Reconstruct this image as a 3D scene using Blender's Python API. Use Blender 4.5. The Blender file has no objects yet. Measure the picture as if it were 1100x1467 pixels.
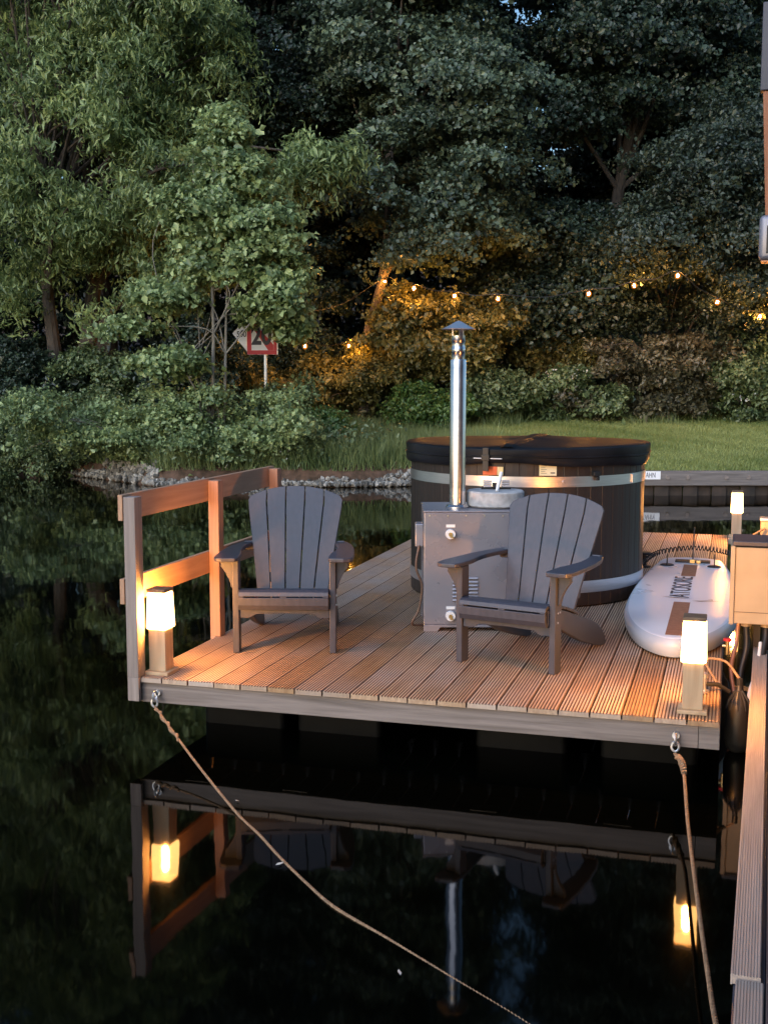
import bpy, bmesh, math, random
import numpy as np
from mathutils import Vector, Matrix

random.seed(7)
R = math.radians
SC = bpy.context.scene
COL = SC.collection

# ------------------------------------------------------------------ camera
CAM_H = 1.946
FPX = 1700.0
PITCH = math.atan(193.5 / FPX)
cam_d = bpy.data.cameras.new('camera')
cam = bpy.data.objects.new('camera', cam_d); COL.objects.link(cam)
cam.location = (0, 0, CAM_H)
cam.rotation_euler = (math.pi / 2 - PITCH, 0, 0)
cam_d.sensor_fit = 'VERTICAL'; cam_d.sensor_height = 36.0
cam_d.lens = 36.0 * FPX / 1467.0
cam_d.clip_start = 0.05; cam_d.clip_end = 1500
SC.camera = cam

# ------------------------------------------------------------------ sky, sun, exposure
SUN_EL, SUN_ROT = R(10), R(215)          # low evening light from behind the viewer's left
w = bpy.data.worlds.new('World'); SC.world = w; w.use_nodes = True
wn = w.node_tree
bg = wn.nodes['Background']
sky = wn.nodes.new('ShaderNodeTexSky'); sky.sky_type = 'NISHITA'; sky.sun_disc = False
sky.sun_elevation = SUN_EL; sky.sun_rotation = SUN_ROT
sky.altitude = 0; sky.air_density = 1.0; sky.dust_density = 1.5; sky.ozone_density = 2.8
wn.links.new(sky.outputs[0], bg.inputs[0]); bg.inputs[1].default_value = 0.065
sun_d = bpy.data.lights.new('sun', 'SUN'); sun_d.energy = 0.75; sun_d.angle = R(60)
sun_d.color = (0.70, 0.80, 1.0)
sun = bpy.data.objects.new('sun', sun_d); COL.objects.link(sun)
sdir = Vector((math.sin(SUN_ROT) * math.cos(R(40)), math.cos(SUN_ROT) * math.cos(R(40)), math.sin(R(40))))
sun.rotation_euler = sdir.to_track_quat('Z', 'Y').to_euler()
vs = SC.view_settings
vs.view_transform = 'Standard'; vs.look = 'None'; vs.exposure = 1.9; vs.gamma = 1.0
SC.render.engine = 'CYCLES'
SC.cycles.use_denoising = True
SC.cycles.max_bounces = 6; SC.cycles.transparent_max_bounces = 6
SC.cycles.sample_clamp_indirect = 4.0
SC.cycles.caustics_reflective = False; SC.cycles.caustics_refractive = False

# ------------------------------------------------------------------ pixel -> world (photo pixels 1100 x 1467)
def ray(px, py):
    a = (px - 550) / FPX; b = -(py - 733.5) / FPX
    return Vector((a, math.cos(PITCH) + b * math.sin(PITCH), -math.sin(PITCH) + b * math.cos(PITCH)))
def at_z(px, py, z):
    d = ray(px, py); return Vector((0, 0, CAM_H)) + d * ((z - CAM_H) / d.z)
def at_y(px, py, y):
    d = ray(px, py); return Vector((0, 0, CAM_H)) + d * (y / d.y)

# ------------------------------------------------------------------ materials
def mat(name, color, rough=0.5, metal=0.0, spec=0.5):
    m = bpy.data.materials.new(name); m.use_nodes = True
    b = m.node_tree.nodes['Principled BSDF']
    b.inputs['Base Color'].default_value = (*color, 1)
    b.inputs['Roughness'].default_value = rough
    b.inputs['Metallic'].default_value = metal
    b.inputs['Specular IOR Level'].default_value = spec
    return m
def nd(m, t, **kw):
    n = m.node_tree.nodes.new(t)
    for k, v in kw.items():
        if k in n.inputs: n.inputs[k].default_value = v
        else: setattr(n, k, v)
    return n
def lk(m, a, b): m.node_tree.links.new(a, b)
def bsdf(m): return m.node_tree.nodes['Principled BSDF']
def ramp(m, stops):
    n = m.node_tree.nodes.new('ShaderNodeValToRGB')
    e = n.color_ramp.elements
    while len(e) > 1: e.remove(e[-1])
    e[0].position = stops[0][0]; e[0].color = (*stops[0][1], 1)
    for p, c in stops[1:]:
        x = e.new(p); x.color = (*c, 1)
    return n
def noise_mat(name, c1, c2, scale=8, rough=0.5, bump=0.0, stretch=(1, 1, 1), metal=0, detail=5, spec=0.5, rvar=0.0, lo=0.3, hi=0.7):
    m = mat(name, c1, rough, metal, spec)
    tc = nd(m, 'ShaderNodeTexCoord'); mp = nd(m, 'ShaderNodeMapping')
    mp.inputs['Scale'].default_value = stretch
    no = nd(m, 'ShaderNodeTexNoise'); no.inputs['Scale'].default_value = scale; no.inputs['Detail'].default_value = detail
    lk(m, tc.outputs['Object'], mp.inputs[0]); lk(m, mp.outputs[0], no.inputs['Vector'])
    r = ramp(m, [(lo, c1), (hi, c2)]); lk(m, no.outputs[0], r.inputs[0])
    lk(m, r.outputs[0], bsdf(m).inputs['Base Color'])
    if rvar:
        mr = nd(m, 'ShaderNodeMapRange'); mr.inputs[3].default_value = rough - rvar; mr.inputs[4].default_value = rough + rvar
        lk(m, no.outputs[0], mr.inputs[0]); lk(m, mr.outputs[0], bsdf(m).inputs['Roughness'])
    if bump:
        bp = nd(m, 'ShaderNodeBump'); bp.inputs['Strength'].default_value = bump; bp.inputs['Distance'].default_value = 0.01
        lk(m, no.outputs[0], bp.inputs['Height']); lk(m, bp.outputs[0], bsdf(m).inputs['Normal'])
    return m
def wood_mat(name, c1, c2, grain=(18, 1.2, 18), rough=0.6, island=0.0, knots=False, c3=None, bump=0.25):
    """grain streaks along the axis with the smallest factor, colour differing from board to board, worn grey patches"""
    m = mat(name, c1, rough)
    tc = nd(m, 'ShaderNodeTexCoord'); mp = nd(m, 'ShaderNodeMapping'); mp.inputs['Scale'].default_value = grain
    geo = nd(m, 'ShaderNodeNewGeometry')
    add = nd(m, 'ShaderNodeVectorMath', operation='ADD'); sc = nd(m, 'ShaderNodeVectorMath', operation='SCALE')
    cmb = nd(m, 'ShaderNodeCombineXYZ')
    lk(m, geo.outputs['Random Per Island'], cmb.inputs[0]); lk(m, geo.outputs['Random Per Island'], cmb.inputs[1]); lk(m, geo.outputs['Random Per Island'], cmb.inputs[2])
    lk(m, cmb.outputs[0], sc.inputs[0]); sc.inputs['Scale'].default_value = 37.0
    lk(m, tc.outputs['Object'], add.inputs[0]); lk(m, sc.outputs[0], add.inputs[1])
    lk(m, add.outputs[0], mp.inputs[0])
    no = nd(m, 'ShaderNodeTexNoise'); no.inputs['Scale'].default_value = 1.6; no.inputs['Detail'].default_value = 7; no.inputs['Roughness'].default_value = 0.62
    no.inputs['Distortion'].default_value = 0.6
    lk(m, mp.outputs[0], no.inputs['Vector'])
    r = ramp(m, [(0.28, c1), (0.72, c2)]); lk(m, no.outputs[0], r.inputs[0])
    last = r.outputs[0]
    if c3:
        n2 = nd(m, 'ShaderNodeTexNoise'); n2.inputs['Scale'].default_value = 1.7; n2.inputs['Detail'].default_value = 4
        lk(m, add.outputs[0], n2.inputs['Vector'])
        r2 = ramp(m, [(0.42, (0, 0, 0)), (0.68, (1, 1, 1))]); lk(m, n2.outputs[0], r2.inputs[0])
        mx = nd(m, 'ShaderNodeMixRGB'); mx.inputs[2].default_value = (*c3, 1)
        lk(m, r2.outputs[0], mx.inputs[0]); lk(m, last, mx.inputs[1]); last = mx.outputs[0]
        mrr = nd(m, 'ShaderNodeMapRange'); mrr.inputs[1].default_value = 0.35; mrr.inputs[2].default_value = 0.65; mrr.inputs[3].default_value = 0.38; mrr.inputs[4].default_value = 0.72
        lk(m, n2.outputs[0], mrr.inputs[0]); lk(m, mrr.outputs[0], bsdf(m).inputs['Roughness'])
    if island:
        hs = nd(m, 'ShaderNodeHueSaturation')
        mr = nd(m, 'ShaderNodeMapRange'); mr.inputs[3].default_value = 1 - island; mr.inputs[4].default_value = 1 + island
        lk(m, geo.outputs['Random Per Island'], mr.inputs[0]); lk(m, mr.outputs[0], hs.inputs['Value'])
        mr2 = nd(m, 'ShaderNodeMapRange'); mr2.inputs[3].default_value = 1.15; mr2.inputs[4].default_value = 0.8
        lk(m, geo.outputs['Random Per Island'], mr2.inputs[0]); lk(m, mr2.outputs[0], hs.inputs['Saturation'])
        lk(m, last, hs.inputs['Color']); last = hs.outputs[0]
    lk(m, last, bsdf(m).inputs['Base Color'])
    bp = nd(m, 'ShaderNodeBump'); bp.inputs['Strength'].default_value = bump; bp.inputs['Distance'].default_value = 0.004
    lk(m, no.outputs[0], bp.inputs['Height']); lk(m, bp.outputs[0], bsdf(m).inputs['Normal'])
    return m
def emit_mat(name, color, strength):
    m = mat(name, color); b = bsdf(m)
    b.inputs['Emission Color'].default_value = (*color, 1); b.inputs['Emission Strength'].default_value = strength
    b.inputs['Base Color'].default_value = (0.8, 0.75, 0.65, 1)
    return m
def leaf_mat(name, dark, light, trans=0.22, rough=0.42, spec=0.55):
    m = mat(name, dark, rough, spec=spec)
    at = nd(m, 'ShaderNodeAttribute'); at.attribute_name = 'tint'
    r = ramp(m, [(0.0, dark), (1.0, light)]); lk(m, at.outputs['Fac'], r.inputs[0])
    b = bsdf(m); lk(m, r.outputs[0], b.inputs['Base Color'])
    tr = nd(m, 'ShaderNodeBsdfTranslucent')
    g = nd(m, 'ShaderNodeGamma'); g.inputs[1].default_value = 0.85
    lk(m, r.outputs[0], g.inputs[0]); lk(m, g.outputs[0], tr.inputs[0])
    mx = nd(m, 'ShaderNodeMixShader'); mx.inputs[0].default_value = trans
    out = m.node_tree.nodes['Material Output']
    lk(m, b.outputs[0], mx.inputs[1]); lk(m, tr.outputs[0], mx.inputs[2]); lk(m, mx.outputs[0], out.inputs[0])
    return m

M = {}
M['deck'] = wood_mat('ribbed_hardwood', (0.32, 0.19, 0.115), (0.57, 0.385, 0.245), grain=(22, 1.1, 10), rough=0.55, island=0.2, c3=(0.44, 0.35, 0.295))
M['groove'] = noise_mat('groove_dirt_and_shade', (0.10, 0.06, 0.04), (0.20, 0.125, 0.085), 6, 0.85)  # groove dirt plus painted shade, for groove floors and board sides
M['fascia'] = wood_mat('weathered_timber', (0.14, 0.112, 0.098), (0.31, 0.255, 0.23), grain=(1.0, 20, 22), rough=0.7, island=0.08)
M['rail'] = wood_mat('rail_hardwood', (0.36, 0.20, 0.125), (0.52, 0.32, 0.21), grain=(14, 1.0, 14), rough=0.6, island=0.1)
M['railpost'] = wood_mat('post_hardwood', (0.26, 0.135, 0.085), (0.47, 0.28, 0.19), grain=(26, 26, 0.8), rough=0.6, island=0.14)
M['fascia_post'] = wood_mat('weathered_post', (0.19, 0.15, 0.135), (0.36, 0.29, 0.26), grain=(24, 24, 0.9), rough=0.65)
M['pine'] = wood_mat('light_pine', (0.40, 0.27, 0.165), (0.58, 0.44, 0.295), grain=(16, 16, 1.1), rough=0.6, island=0.1)
M['lampcap'] = noise_mat('lamp_cap_wood', (0.12, 0.075, 0.045), (0.2, 0.13, 0.08), 30, 0.6)
M['chair'] = noise_mat('grey_plastic_lumber', (0.031, 0.035, 0.052), (0.048, 0.052, 0.074), 14, 0.42, bump=0.05, stretch=(3, 3, 1), rvar=0.08)
M['screw'] = mat('screw_steel', (0.7, 0.68, 0.65), 0.3, 1.0)
M['stave'] = wood_mat('dark_stave_wood', (0.014, 0.0085, 0.0065), (0.034, 0.019, 0.013), grain=(26, 26, 1.0), rough=0.5, bump=0.3)
M['steel'] = noise_mat('brushed_steel', (0.64, 0.58, 0.60), (0.80, 0.74, 0.76), 6, 0.34, stretch=(1, 1, 40), metal=1.0, rvar=0.08)
M['pipe'] = noise_mat('flue_steel', (0.62, 0.59, 0.60), (0.76, 0.73, 0.74), 3, 0.24, stretch=(1, 1, 6), metal=1.0, rvar=0.07)
M['floatblack'] = noise_mat('float_plastic', (0.0018, 0.0018, 0.0018), (0.004, 0.004, 0.004), 9, 0.6, spec=0.15)
M['vinyl'] = noise_mat('black_vinyl', (0.008, 0.008, 0.010), (0.015, 0.015, 0.018), 5, 0.40, bump=0.25, rvar=0.06, spec=0.1)
M['blackplastic'] = noise_mat('black_plastic', (0.012, 0.012, 0.013), (0.025, 0.025, 0.026), 9, 0.42, bump=0.1)
M['whiteplastic'] = mat('white_plastic', (0.75, 0.75, 0.77), 0.4)
M['stove'] = noise_mat('grey_coated_steel', (0.225, 0.222, 0.262), (0.26, 0.255, 0.30), 4, 0.28, metal=0.35, rvar=0.07)
M['concrete'] = noise_mat('concrete', (0.30, 0.30, 0.31), (0.50, 0.50, 0.51), 24, 0.85, bump=0.3)
M['brass'] = mat('brass', (0.75, 0.55, 0.25), 0.3, 1.0)
M['copper'] = mat('copper_hose', (0.42, 0.2, 0.13), 0.4, 0.3)
M['darkhose'] = mat('dark_brown_hose', (0.10, 0.055, 0.04), 0.4)
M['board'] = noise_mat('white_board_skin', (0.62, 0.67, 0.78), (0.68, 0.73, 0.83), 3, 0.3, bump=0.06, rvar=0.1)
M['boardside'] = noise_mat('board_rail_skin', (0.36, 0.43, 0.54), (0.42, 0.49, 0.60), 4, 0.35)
M['boardpad'] = noise_mat('brown_board_stripe', (0.26, 0.10, 0.055), (0.38, 0.16, 0.09), 30, 0.6)
M['ink'] = mat('dark_print', (0.03, 0.03, 0.05), 0.5)
M['black'] = mat('black_rubber', (0.012, 0.012, 0.013), 0.5)
M['cabinet'] = noise_mat('beige_cabinet', (0.36, 0.285, 0.19), (0.44, 0.35, 0.24), 5, 0.5, bump=0.05)
M['navy'] = noise_mat('dark_navy_paint', (0.030, 0.035, 0.055), (0.045, 0.05, 0.075), 4, 0.45)
M['ledge'] = wood_mat('ledge_composite', (0.34, 0.27, 0.235), (0.50, 0.41, 0.36), grain=(20, 1.0, 10), rough=0.6, island=0.1)
M['rope'] = noise_mat('tan_rope', (0.17, 0.105, 0.06), (0.36, 0.24, 0.145), 60, 0.85, bump=0.8)
M['zinc'] = mat('galvanised_steel', (0.78, 0.78, 0.80), 0.42, 1.0)
M['lampgrey'] = mat('grey_lamp_metal', (0.22, 0.22, 0.27), 0.4, 0.4)
M['bark'] = noise_mat('bark', (0.035, 0.028, 0.022), (0.10, 0.08, 0.065), 9, 0.9, bump=0.8, stretch=(3, 3, 0.6))
M['palebark'] = noise_mat('pale_bark', (0.15, 0.135, 0.11), (0.27, 0.25, 0.21), 12, 0.85, bump=0.4, stretch=(2, 2, 0.5))
M['stone'] = wood_mat('bank_stone', (0.09, 0.08, 0.068), (0.33, 0.315, 0.285), grain=(5, 5, 5), rough=0.9, island=0.7, bump=0.3)
M['soil'] = None
M['quay'] = wood_mat('quay_timber', (0.09, 0.08, 0.075), (0.24, 0.21, 0.2), grain=(0.9, 14, 14), rough=0.75, knots=True)
M['sheet'] = noise_mat('rusty_sheet_piling', (0.02, 0.016, 0.013), (0.06, 0.04, 0.03), 5, 0.7)
M['signwhite'] = mat('sign_white', (0.86, 0.87, 0.90), 0.4)
M['signred'] = mat('sign_red', (0.55, 0.025, 0.035), 0.45)
def glow_mat(name, color, strength, clear):
    m = bpy.data.materials.new(name); m.use_nodes = True; nt = m.node_tree; nt.nodes.clear()
    out = nt.nodes.new('ShaderNodeOutputMaterial'); tr = nt.nodes.new('ShaderNodeBsdfTransparent'); em = nt.nodes.new('ShaderNodeEmission'); ad_ = nt.nodes.new('ShaderNodeAddShader')
    tr.inputs[0].default_value = (clear, clear, clear, 1); em.inputs[0].default_value = (*color, 1); em.inputs[1].default_value = strength
    nt.links.new(tr.outputs[0], ad_.inputs[0]); nt.links.new(em.outputs[0], ad_.inputs[1]); nt.links.new(ad_.outputs[0], out.inputs[0]); return m
M['bulb'] = glow_mat('amber_bulb_glass', (1.0, 0.30, 0.04), 0.11, 0.9)
M['filament'] = emit_mat('lit_filament', (1.0, 0.40, 0.07), 640.0)
M['lampglass'] = glow_mat('lit_lamp_glass', (1.0, 0.50, 0.15), 3.0, 0.75)
M['lampbulb'] = emit_mat('lit_lamp_bulb', (1.0, 0.375, 0.07), 440.0)
M['warmlitwood'] = wood_mat('warm_lit_wood', (0.26, 0.09, 0.04), (0.4, 0.16, 0.07), grain=(20, 20, 1.0), rough=0.55)  # wood with the warm light falling on it painted in as orange
M['sticker'] = noise_mat('yellowed_label', (0.80, 0.62, 0.24), (0.85, 0.78, 0.58), 3, 0.5)
M['stickred'] = mat('orange_label', (0.80, 0.14, 0.04), 0.5)
M['petal'] = mat('white_petal', (0.5, 0.5, 0.46), 0.6)

M['leaf_maple'] = leaf_mat('maple_leaf', (0.034, 0.056, 0.035), (0.155, 0.21, 0.125))
M['leaf_willow'] = leaf_mat('willow_leaf', (0.085, 0.135, 0.048), (0.40, 0.50, 0.19), trans=0.35)
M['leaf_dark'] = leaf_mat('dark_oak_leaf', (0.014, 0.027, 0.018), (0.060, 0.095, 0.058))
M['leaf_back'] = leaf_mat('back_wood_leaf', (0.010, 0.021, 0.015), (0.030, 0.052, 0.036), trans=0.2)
M['leaf_alder'] = leaf_mat('alder_leaf', (0.115, 0.175, 0.068), (0.42, 0.52, 0.22), trans=0.3)
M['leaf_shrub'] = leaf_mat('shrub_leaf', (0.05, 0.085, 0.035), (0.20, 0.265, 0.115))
M['leaf_bright'] = leaf_mat('bright_shrub_leaf', (0.06, 0.13, 0.03), (0.13, 0.22, 0.06))
M['leaf_hazel_lit'] = leaf_mat('lamplit_hazel_leaf', (0.09, 0.095, 0.03), (0.30, 0.27, 0.085), trans=0.35)  # hazel pushed towards yellow, string bulb glow painted into the leaf colour
M['leaf_brown'] = leaf_mat('brown_bramble_leaf', (0.055, 0.052, 0.03), (0.15, 0.145, 0.085))
M['leaf_haw'] = leaf_mat('hawthorn_leaf', (0.018, 0.031, 0.020), (0.067, 0.091, 0.056))
M['grass'] = leaf_mat('grass_blade', (0.14, 0.19, 0.045), (0.32, 0.36, 0.12), trans=0.25, rough=0.6)
M['reed'] = leaf_mat('rough_grass_blade', (0.09, 0.14, 0.045), (0.24, 0.29, 0.11), trans=0.25, rough=0.6)

# ground: mown lawn, bare reddish soil under the trees, dark mud at the water
g = mat('ground', (0.08, 0.1, 0.03), 0.95, spec=0.1)
tc = nd(g, 'ShaderNodeTexCoord')
n1 = nd(g, 'ShaderNodeTexNoise'); n1.inputs['Scale'].default_value = 1.3; n1.inputs['Detail'].default_value = 8
lk(g, tc.outputs['Object'], n1.inputs['Vector'])
r1 = ramp(g, [(0.3, (0.13, 0.155, 0.045)), (0.55, (0.19, 0.22, 0.07)), (0.75, (0.24, 0.22, 0.09))]); lk(g, n1.outputs[0], r1.inputs[0])
n2 = nd(g, 'ShaderNodeTexNoise'); n2.inputs['Scale'].default_value = 7; n2.inputs['Detail'].default_value = 8
lk(g, tc.outputs['Object'], n2.inputs['Vector'])
r2 = ramp(g, [(0.3, (0.05, 0.035, 0.024)), (0.7, (0.14, 0.085, 0.06))]); lk(g, n2.outputs[0], r2.inputs[0])
ga = nd(g, 'ShaderNodeAttribute'); ga.attribute_name = 'soil'
ad = nd(g, 'ShaderNodeMath', operation='ADD'); lk(g, ga.outputs['Fac'], ad.inputs[0])
sb = nd(g, 'ShaderNodeMath', operation='SUBTRACT'); lk(g, n1.outputs[0], sb.inputs[0]); sb.inputs[1].default_value = 0.5
lk(g, sb.outputs[0], ad.inputs[1])
rr = ramp(g, [(0.4, (0, 0, 0)), (0.6, (1, 1, 1))]); lk(g, ad.outputs[0], rr.inputs[0])
mx = nd(g, 'ShaderNodeMixRGB'); lk(g, rr.outputs[0], mx.inputs[0]); lk(g, r1.outputs[0], mx.inputs[1]); lk(g, r2.outputs[0], mx.inputs[2])
lk(g, mx.outputs[0], bsdf(g).inputs['Base Color'])
gb = nd(g, 'ShaderNodeBump'); gb.inputs['Strength'].default_value = 0.6; gb.inputs['Distance'].default_value = 0.05
lk(g, n2.outputs[0], gb.inputs['Height']); lk(g, gb.outputs[0], bsdf(g).inputs['Normal'])
M['ground'] = g

# calm dark water, faint long ripples
wt = mat('dark_water', (0.0007, 0.0009, 0.0006), 0.035, spec=0.24)
bsdf(wt).inputs['IOR'].default_value = 1.333
tc = nd(wt, 'ShaderNodeTexCoord'); mp = nd(wt, 'ShaderNodeMapping'); mp.inputs['Scale'].default_value = (1.0, 0.55, 1)
n1 = nd(wt, 'ShaderNodeTexNoise'); n1.inputs['Scale'].default_value = 1.6; n1.inputs['Detail'].default_value = 2
n3 = nd(wt, 'ShaderNodeTexNoise'); n3.inputs['Scale'].default_value = 9; n3.inputs['Detail'].default_value = 2
lk(wt, tc.outputs['Object'], mp.inputs[0]); lk(wt, mp.outputs[0], n1.inputs['Vector']); lk(wt, mp.outputs[0], n3.inputs['Vector'])
ma = nd(wt, 'ShaderNodeMath', operation='MULTIPLY_ADD'); ma.inputs[1].default_value = 0.06
lk(wt, n3.outputs[0], ma.inputs[0]); lk(wt, n1.outputs[0], ma.inputs[2])
wb = nd(wt, 'ShaderNodeBump'); wb.inputs['Strength'].default_value = 1.0; wb.inputs['Distance'].default_value = 0.0035
lk(wt, ma.outputs[0], wb.inputs['Height']); lk(wt, wb.outputs[0], bsdf(wt).inputs['Normal'])
M['water'] = wt

# ------------------------------------------------------------------ mesh helpers
class MB:
    def __init__(s): s.v = []; s.f = []; s.m = []; s.T = Matrix.Identity(4); s.mi = 0
    def add(s, vs_, fs_):
        o = len(s.v)
        s.v += [tuple(s.T @ Vector(p)) for p in vs_]
        for f in fs_: s.f.append([o + i for i in f]); s.m.append(s.mi)
    def box(s, x0, x1, y0, y1, z0, z1):
        s.add([(x0, y0, z0), (x1, y0, z0), (x1, y1, z0), (x0, y1, z0), (x0, y0, z1), (x1, y0, z1), (x1, y1, z1), (x0, y1, z1)],
              [(3, 2, 1, 0), (4, 5, 6, 7), (0, 1, 5, 4), (1, 2, 6, 5), (2, 3, 7, 6), (3, 0, 4, 7)])
    def prism(s, poly, lo, hi, axis='x'):
        """poly of 2D points, extruded along axis from lo to hi"""
        def P(a, b, t):
            return {'x': (t, a, b), 'y': (a, t, b), 'z': (a, b, t)}[axis]
        n = len(poly)
        s.add([P(a, b, lo) for a, b in poly] + [P(a, b, hi) for a, b in poly],
              [list(range(n))[::-1], list(range(n, 2 * n))] + [(i, (i + 1) % n, n + (i + 1) % n, n + i) for i in range(n)])
    def tube(s, pts, r, n=8, caps=True):
        pts = [Vector(p) for p in pts]; k = len(pts)
        rs = r if hasattr(r, '__len__') else [r] * k
        vs_, fs_ = [], []
        up = None
        for i, p in enumerate(pts):
            t = (pts[min(i + 1, k - 1)] - pts[max(i - 1, 0)]).normalized()
            if up is None: up = t.orthogonal().normalized()
            up = (up - t * up.dot(t)).normalized(); b = t.cross(up)
            for j in range(n):
                a = 2 * math.pi * j / n
                vs_.append(p + (up * math.cos(a) + b * math.sin(a)) * rs[i])
        for i in range(k - 1):
            for j in range(n):
                fs_.append((i * n + j, i * n + (j + 1) % n, (i + 1) * n + (j + 1) % n, (i + 1) * n + j))
        if caps: fs_ += [list(range(n))[::-1], list(range((k - 1) * n, k * n))]
        s.add(vs_, fs_)
    def lathe(s, prof, n=48, close_bottom=True, close_top=True):
        vs_, fs_ = [], []; k = len(prof)
        for r, z in prof:
            for j in range(n):
                a = 2 * math.pi * j / n; vs_.append((r * math.cos(a), r * math.sin(a), z))
        for i in range(k - 1):
            for j in range(n):
                fs_.append((i * n + j, i * n + (j + 1) % n, (i + 1) * n + (j + 1) % n, (i + 1) * n + j))
        if close_bottom: fs_.append(list(range(n))[::-1])
        if close_top: fs_.append(list(range((k - 1) * n, k * n)))
        s.add(vs_, fs_)
    def ball(s, c, r, sub=1, sx=1, sy=1, sz=1):
        bm = bmesh.new(); bmesh.ops.create_icosphere(bm, subdivisions=sub, radius=r)
        bm.verts.ensure_lookup_table()
        s.add([(c[0] + v.co.x * sx, c[1] + v.co.y * sy, c[2] + v.co.z * sz) for v in bm.verts], [[v.index for v in f.verts] for f in bm.faces]); bm.free()
    def build(s, name, material, parent=None, bevel=0.0, smooth=False, segs=2):
        me = bpy.data.meshes.new(name); me.from_pydata(s.v, [], s.f)
        mats = material if isinstance(material, (list, tuple)) else [material]
        for mm in mats: me.materials.append(mm)
        me.polygons.foreach_set('material_index', s.m)
        if bevel:
            bm = bmesh.new(); bm.from_mesh(me)
            bmesh.ops.remove_doubles(bm, verts=bm.verts, dist=1e-6)
            ed = [e for e in bm.edges if len(e.link_faces) == 2 and e.calc_face_angle(0) > R(35)]
            bmesh.ops.bevel(bm, geom=ed, offset=bevel, segments=segs, profile=0.5, affect='EDGES', clamp_overlap=True)
            bm.to_mesh(me); bm.free()
        if smooth:
            me.polygons.foreach_set('use_smooth', [True] * len(me.polygons))
            me.set_sharp_from_angle(angle=R(38))
        me.update()
        ob = bpy.data.objects.new(name, me); COL.objects.link(ob)
        if parent: ob.parent = parent
        return ob
def build_each(mb, name, material, parent=None, **kw):
    par = list(range(len(mb.v)))
    def find(a):
        while par[a] != a: par[a] = par[par[a]]; a = par[a]
        return a
    for f in mb.f:
        r_ = find(f[0])
        for i_ in f[1:]: par[find(i_)] = r_
    grp = {}
    for fi_, f in enumerate(mb.f): grp.setdefault(find(f[0]), []).append(f)
    out = []
    for fs_ in grp.values():
        m2 = MB(); mp_ = {}
        for f in fs_:
            for i_ in f:
                if i_ not in mp_: mp_[i_] = len(m2.v); m2.v.append(mb.v[i_])
            m2.f.append([mp_[i_] for i_ in f]); m2.m.append(0)
        out.append(m2.build(name, material, parent, **kw))
    return out
def tag(o, label=None, cat=None, group=None, kind=None):
    if label: o['label'] = label
    if cat: o['category'] = cat
    if group: o['group'] = group
    if kind: o['kind'] = kind
    return o
def thing(name, label, cat, loc=(0, 0, 0), rotz=0, group=None):
    o = bpy.data.objects.new(name, None); COL.objects.link(o)
    o.location = loc; o.rotation_euler = (0, 0, rotz); o.empty_display_size = 0.1
    return tag(o, label, cat, group)
def copy_tree(o, parent=None):
    c = o.copy(); COL.objects.link(c)
    if parent: c.parent = parent
    for ch in list(o.children): copy_tree(ch, c)
    return c
def text_part(name, body, size, material, parent, mtx, extrude=0.0006, sx=1.0, shear=0.0, bold=0.0):
    cu = bpy.data.curves.new(name + '_curve', 'FONT'); cu.body = body; cu.size = size; cu.extrude = extrude
    cu.align_x = 'CENTER'; cu.align_y = 'CENTER'; cu.shear = shear; cu.offset = bold
    to = bpy.data.objects.new('text_source', cu); COL.objects.link(to)
    bpy.context.view_layer.update()
    me = bpy.data.meshes.new_from_object(to.evaluated_get(bpy.context.evaluated_depsgraph_get()))
    bpy.data.objects.remove(to); bpy.data.curves.remove(cu)
    me.transform(mtx @ Matrix.Diagonal((sx, 1, 1, 1))); me.materials.clear(); me.materials.append(material); me.name = name
    ob = bpy.data.objects.new(name, me); COL.objects.link(ob)
    if parent: ob.parent = parent
    return ob
def Tm(loc=(0, 0, 0), rx=0, ry=0, rz=0):
    return Matrix.Translation(loc) @ Matrix.Rotation(rz, 4, 'Z') @ Matrix.Rotation(ry, 4, 'Y') @ Matrix.Rotation(rx, 4, 'X')
def bez(pts, n=24):
    """Catmull-Rom through points"""
    P = [Vector(p) for p in pts]; P = [P[0] * 2 - P[1]] + P + [P[-1] * 2 - P[-2]]
    out = []
    for i in range(1, len(P) - 2):
        for k in range(n):
            t = k / n
            out.append(0.5 * ((2 * P[i]) + (P[i + 1] - P[i - 1]) * t + (2 * P[i - 1] - 5 * P[i] + 4 * P[i + 1] - P[i + 2]) * t * t + (3 * P[i] - P[i - 1] - 3 * P[i + 1] + P[i + 2]) * t ** 3))
    out.append(P[-2]); return out

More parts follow.
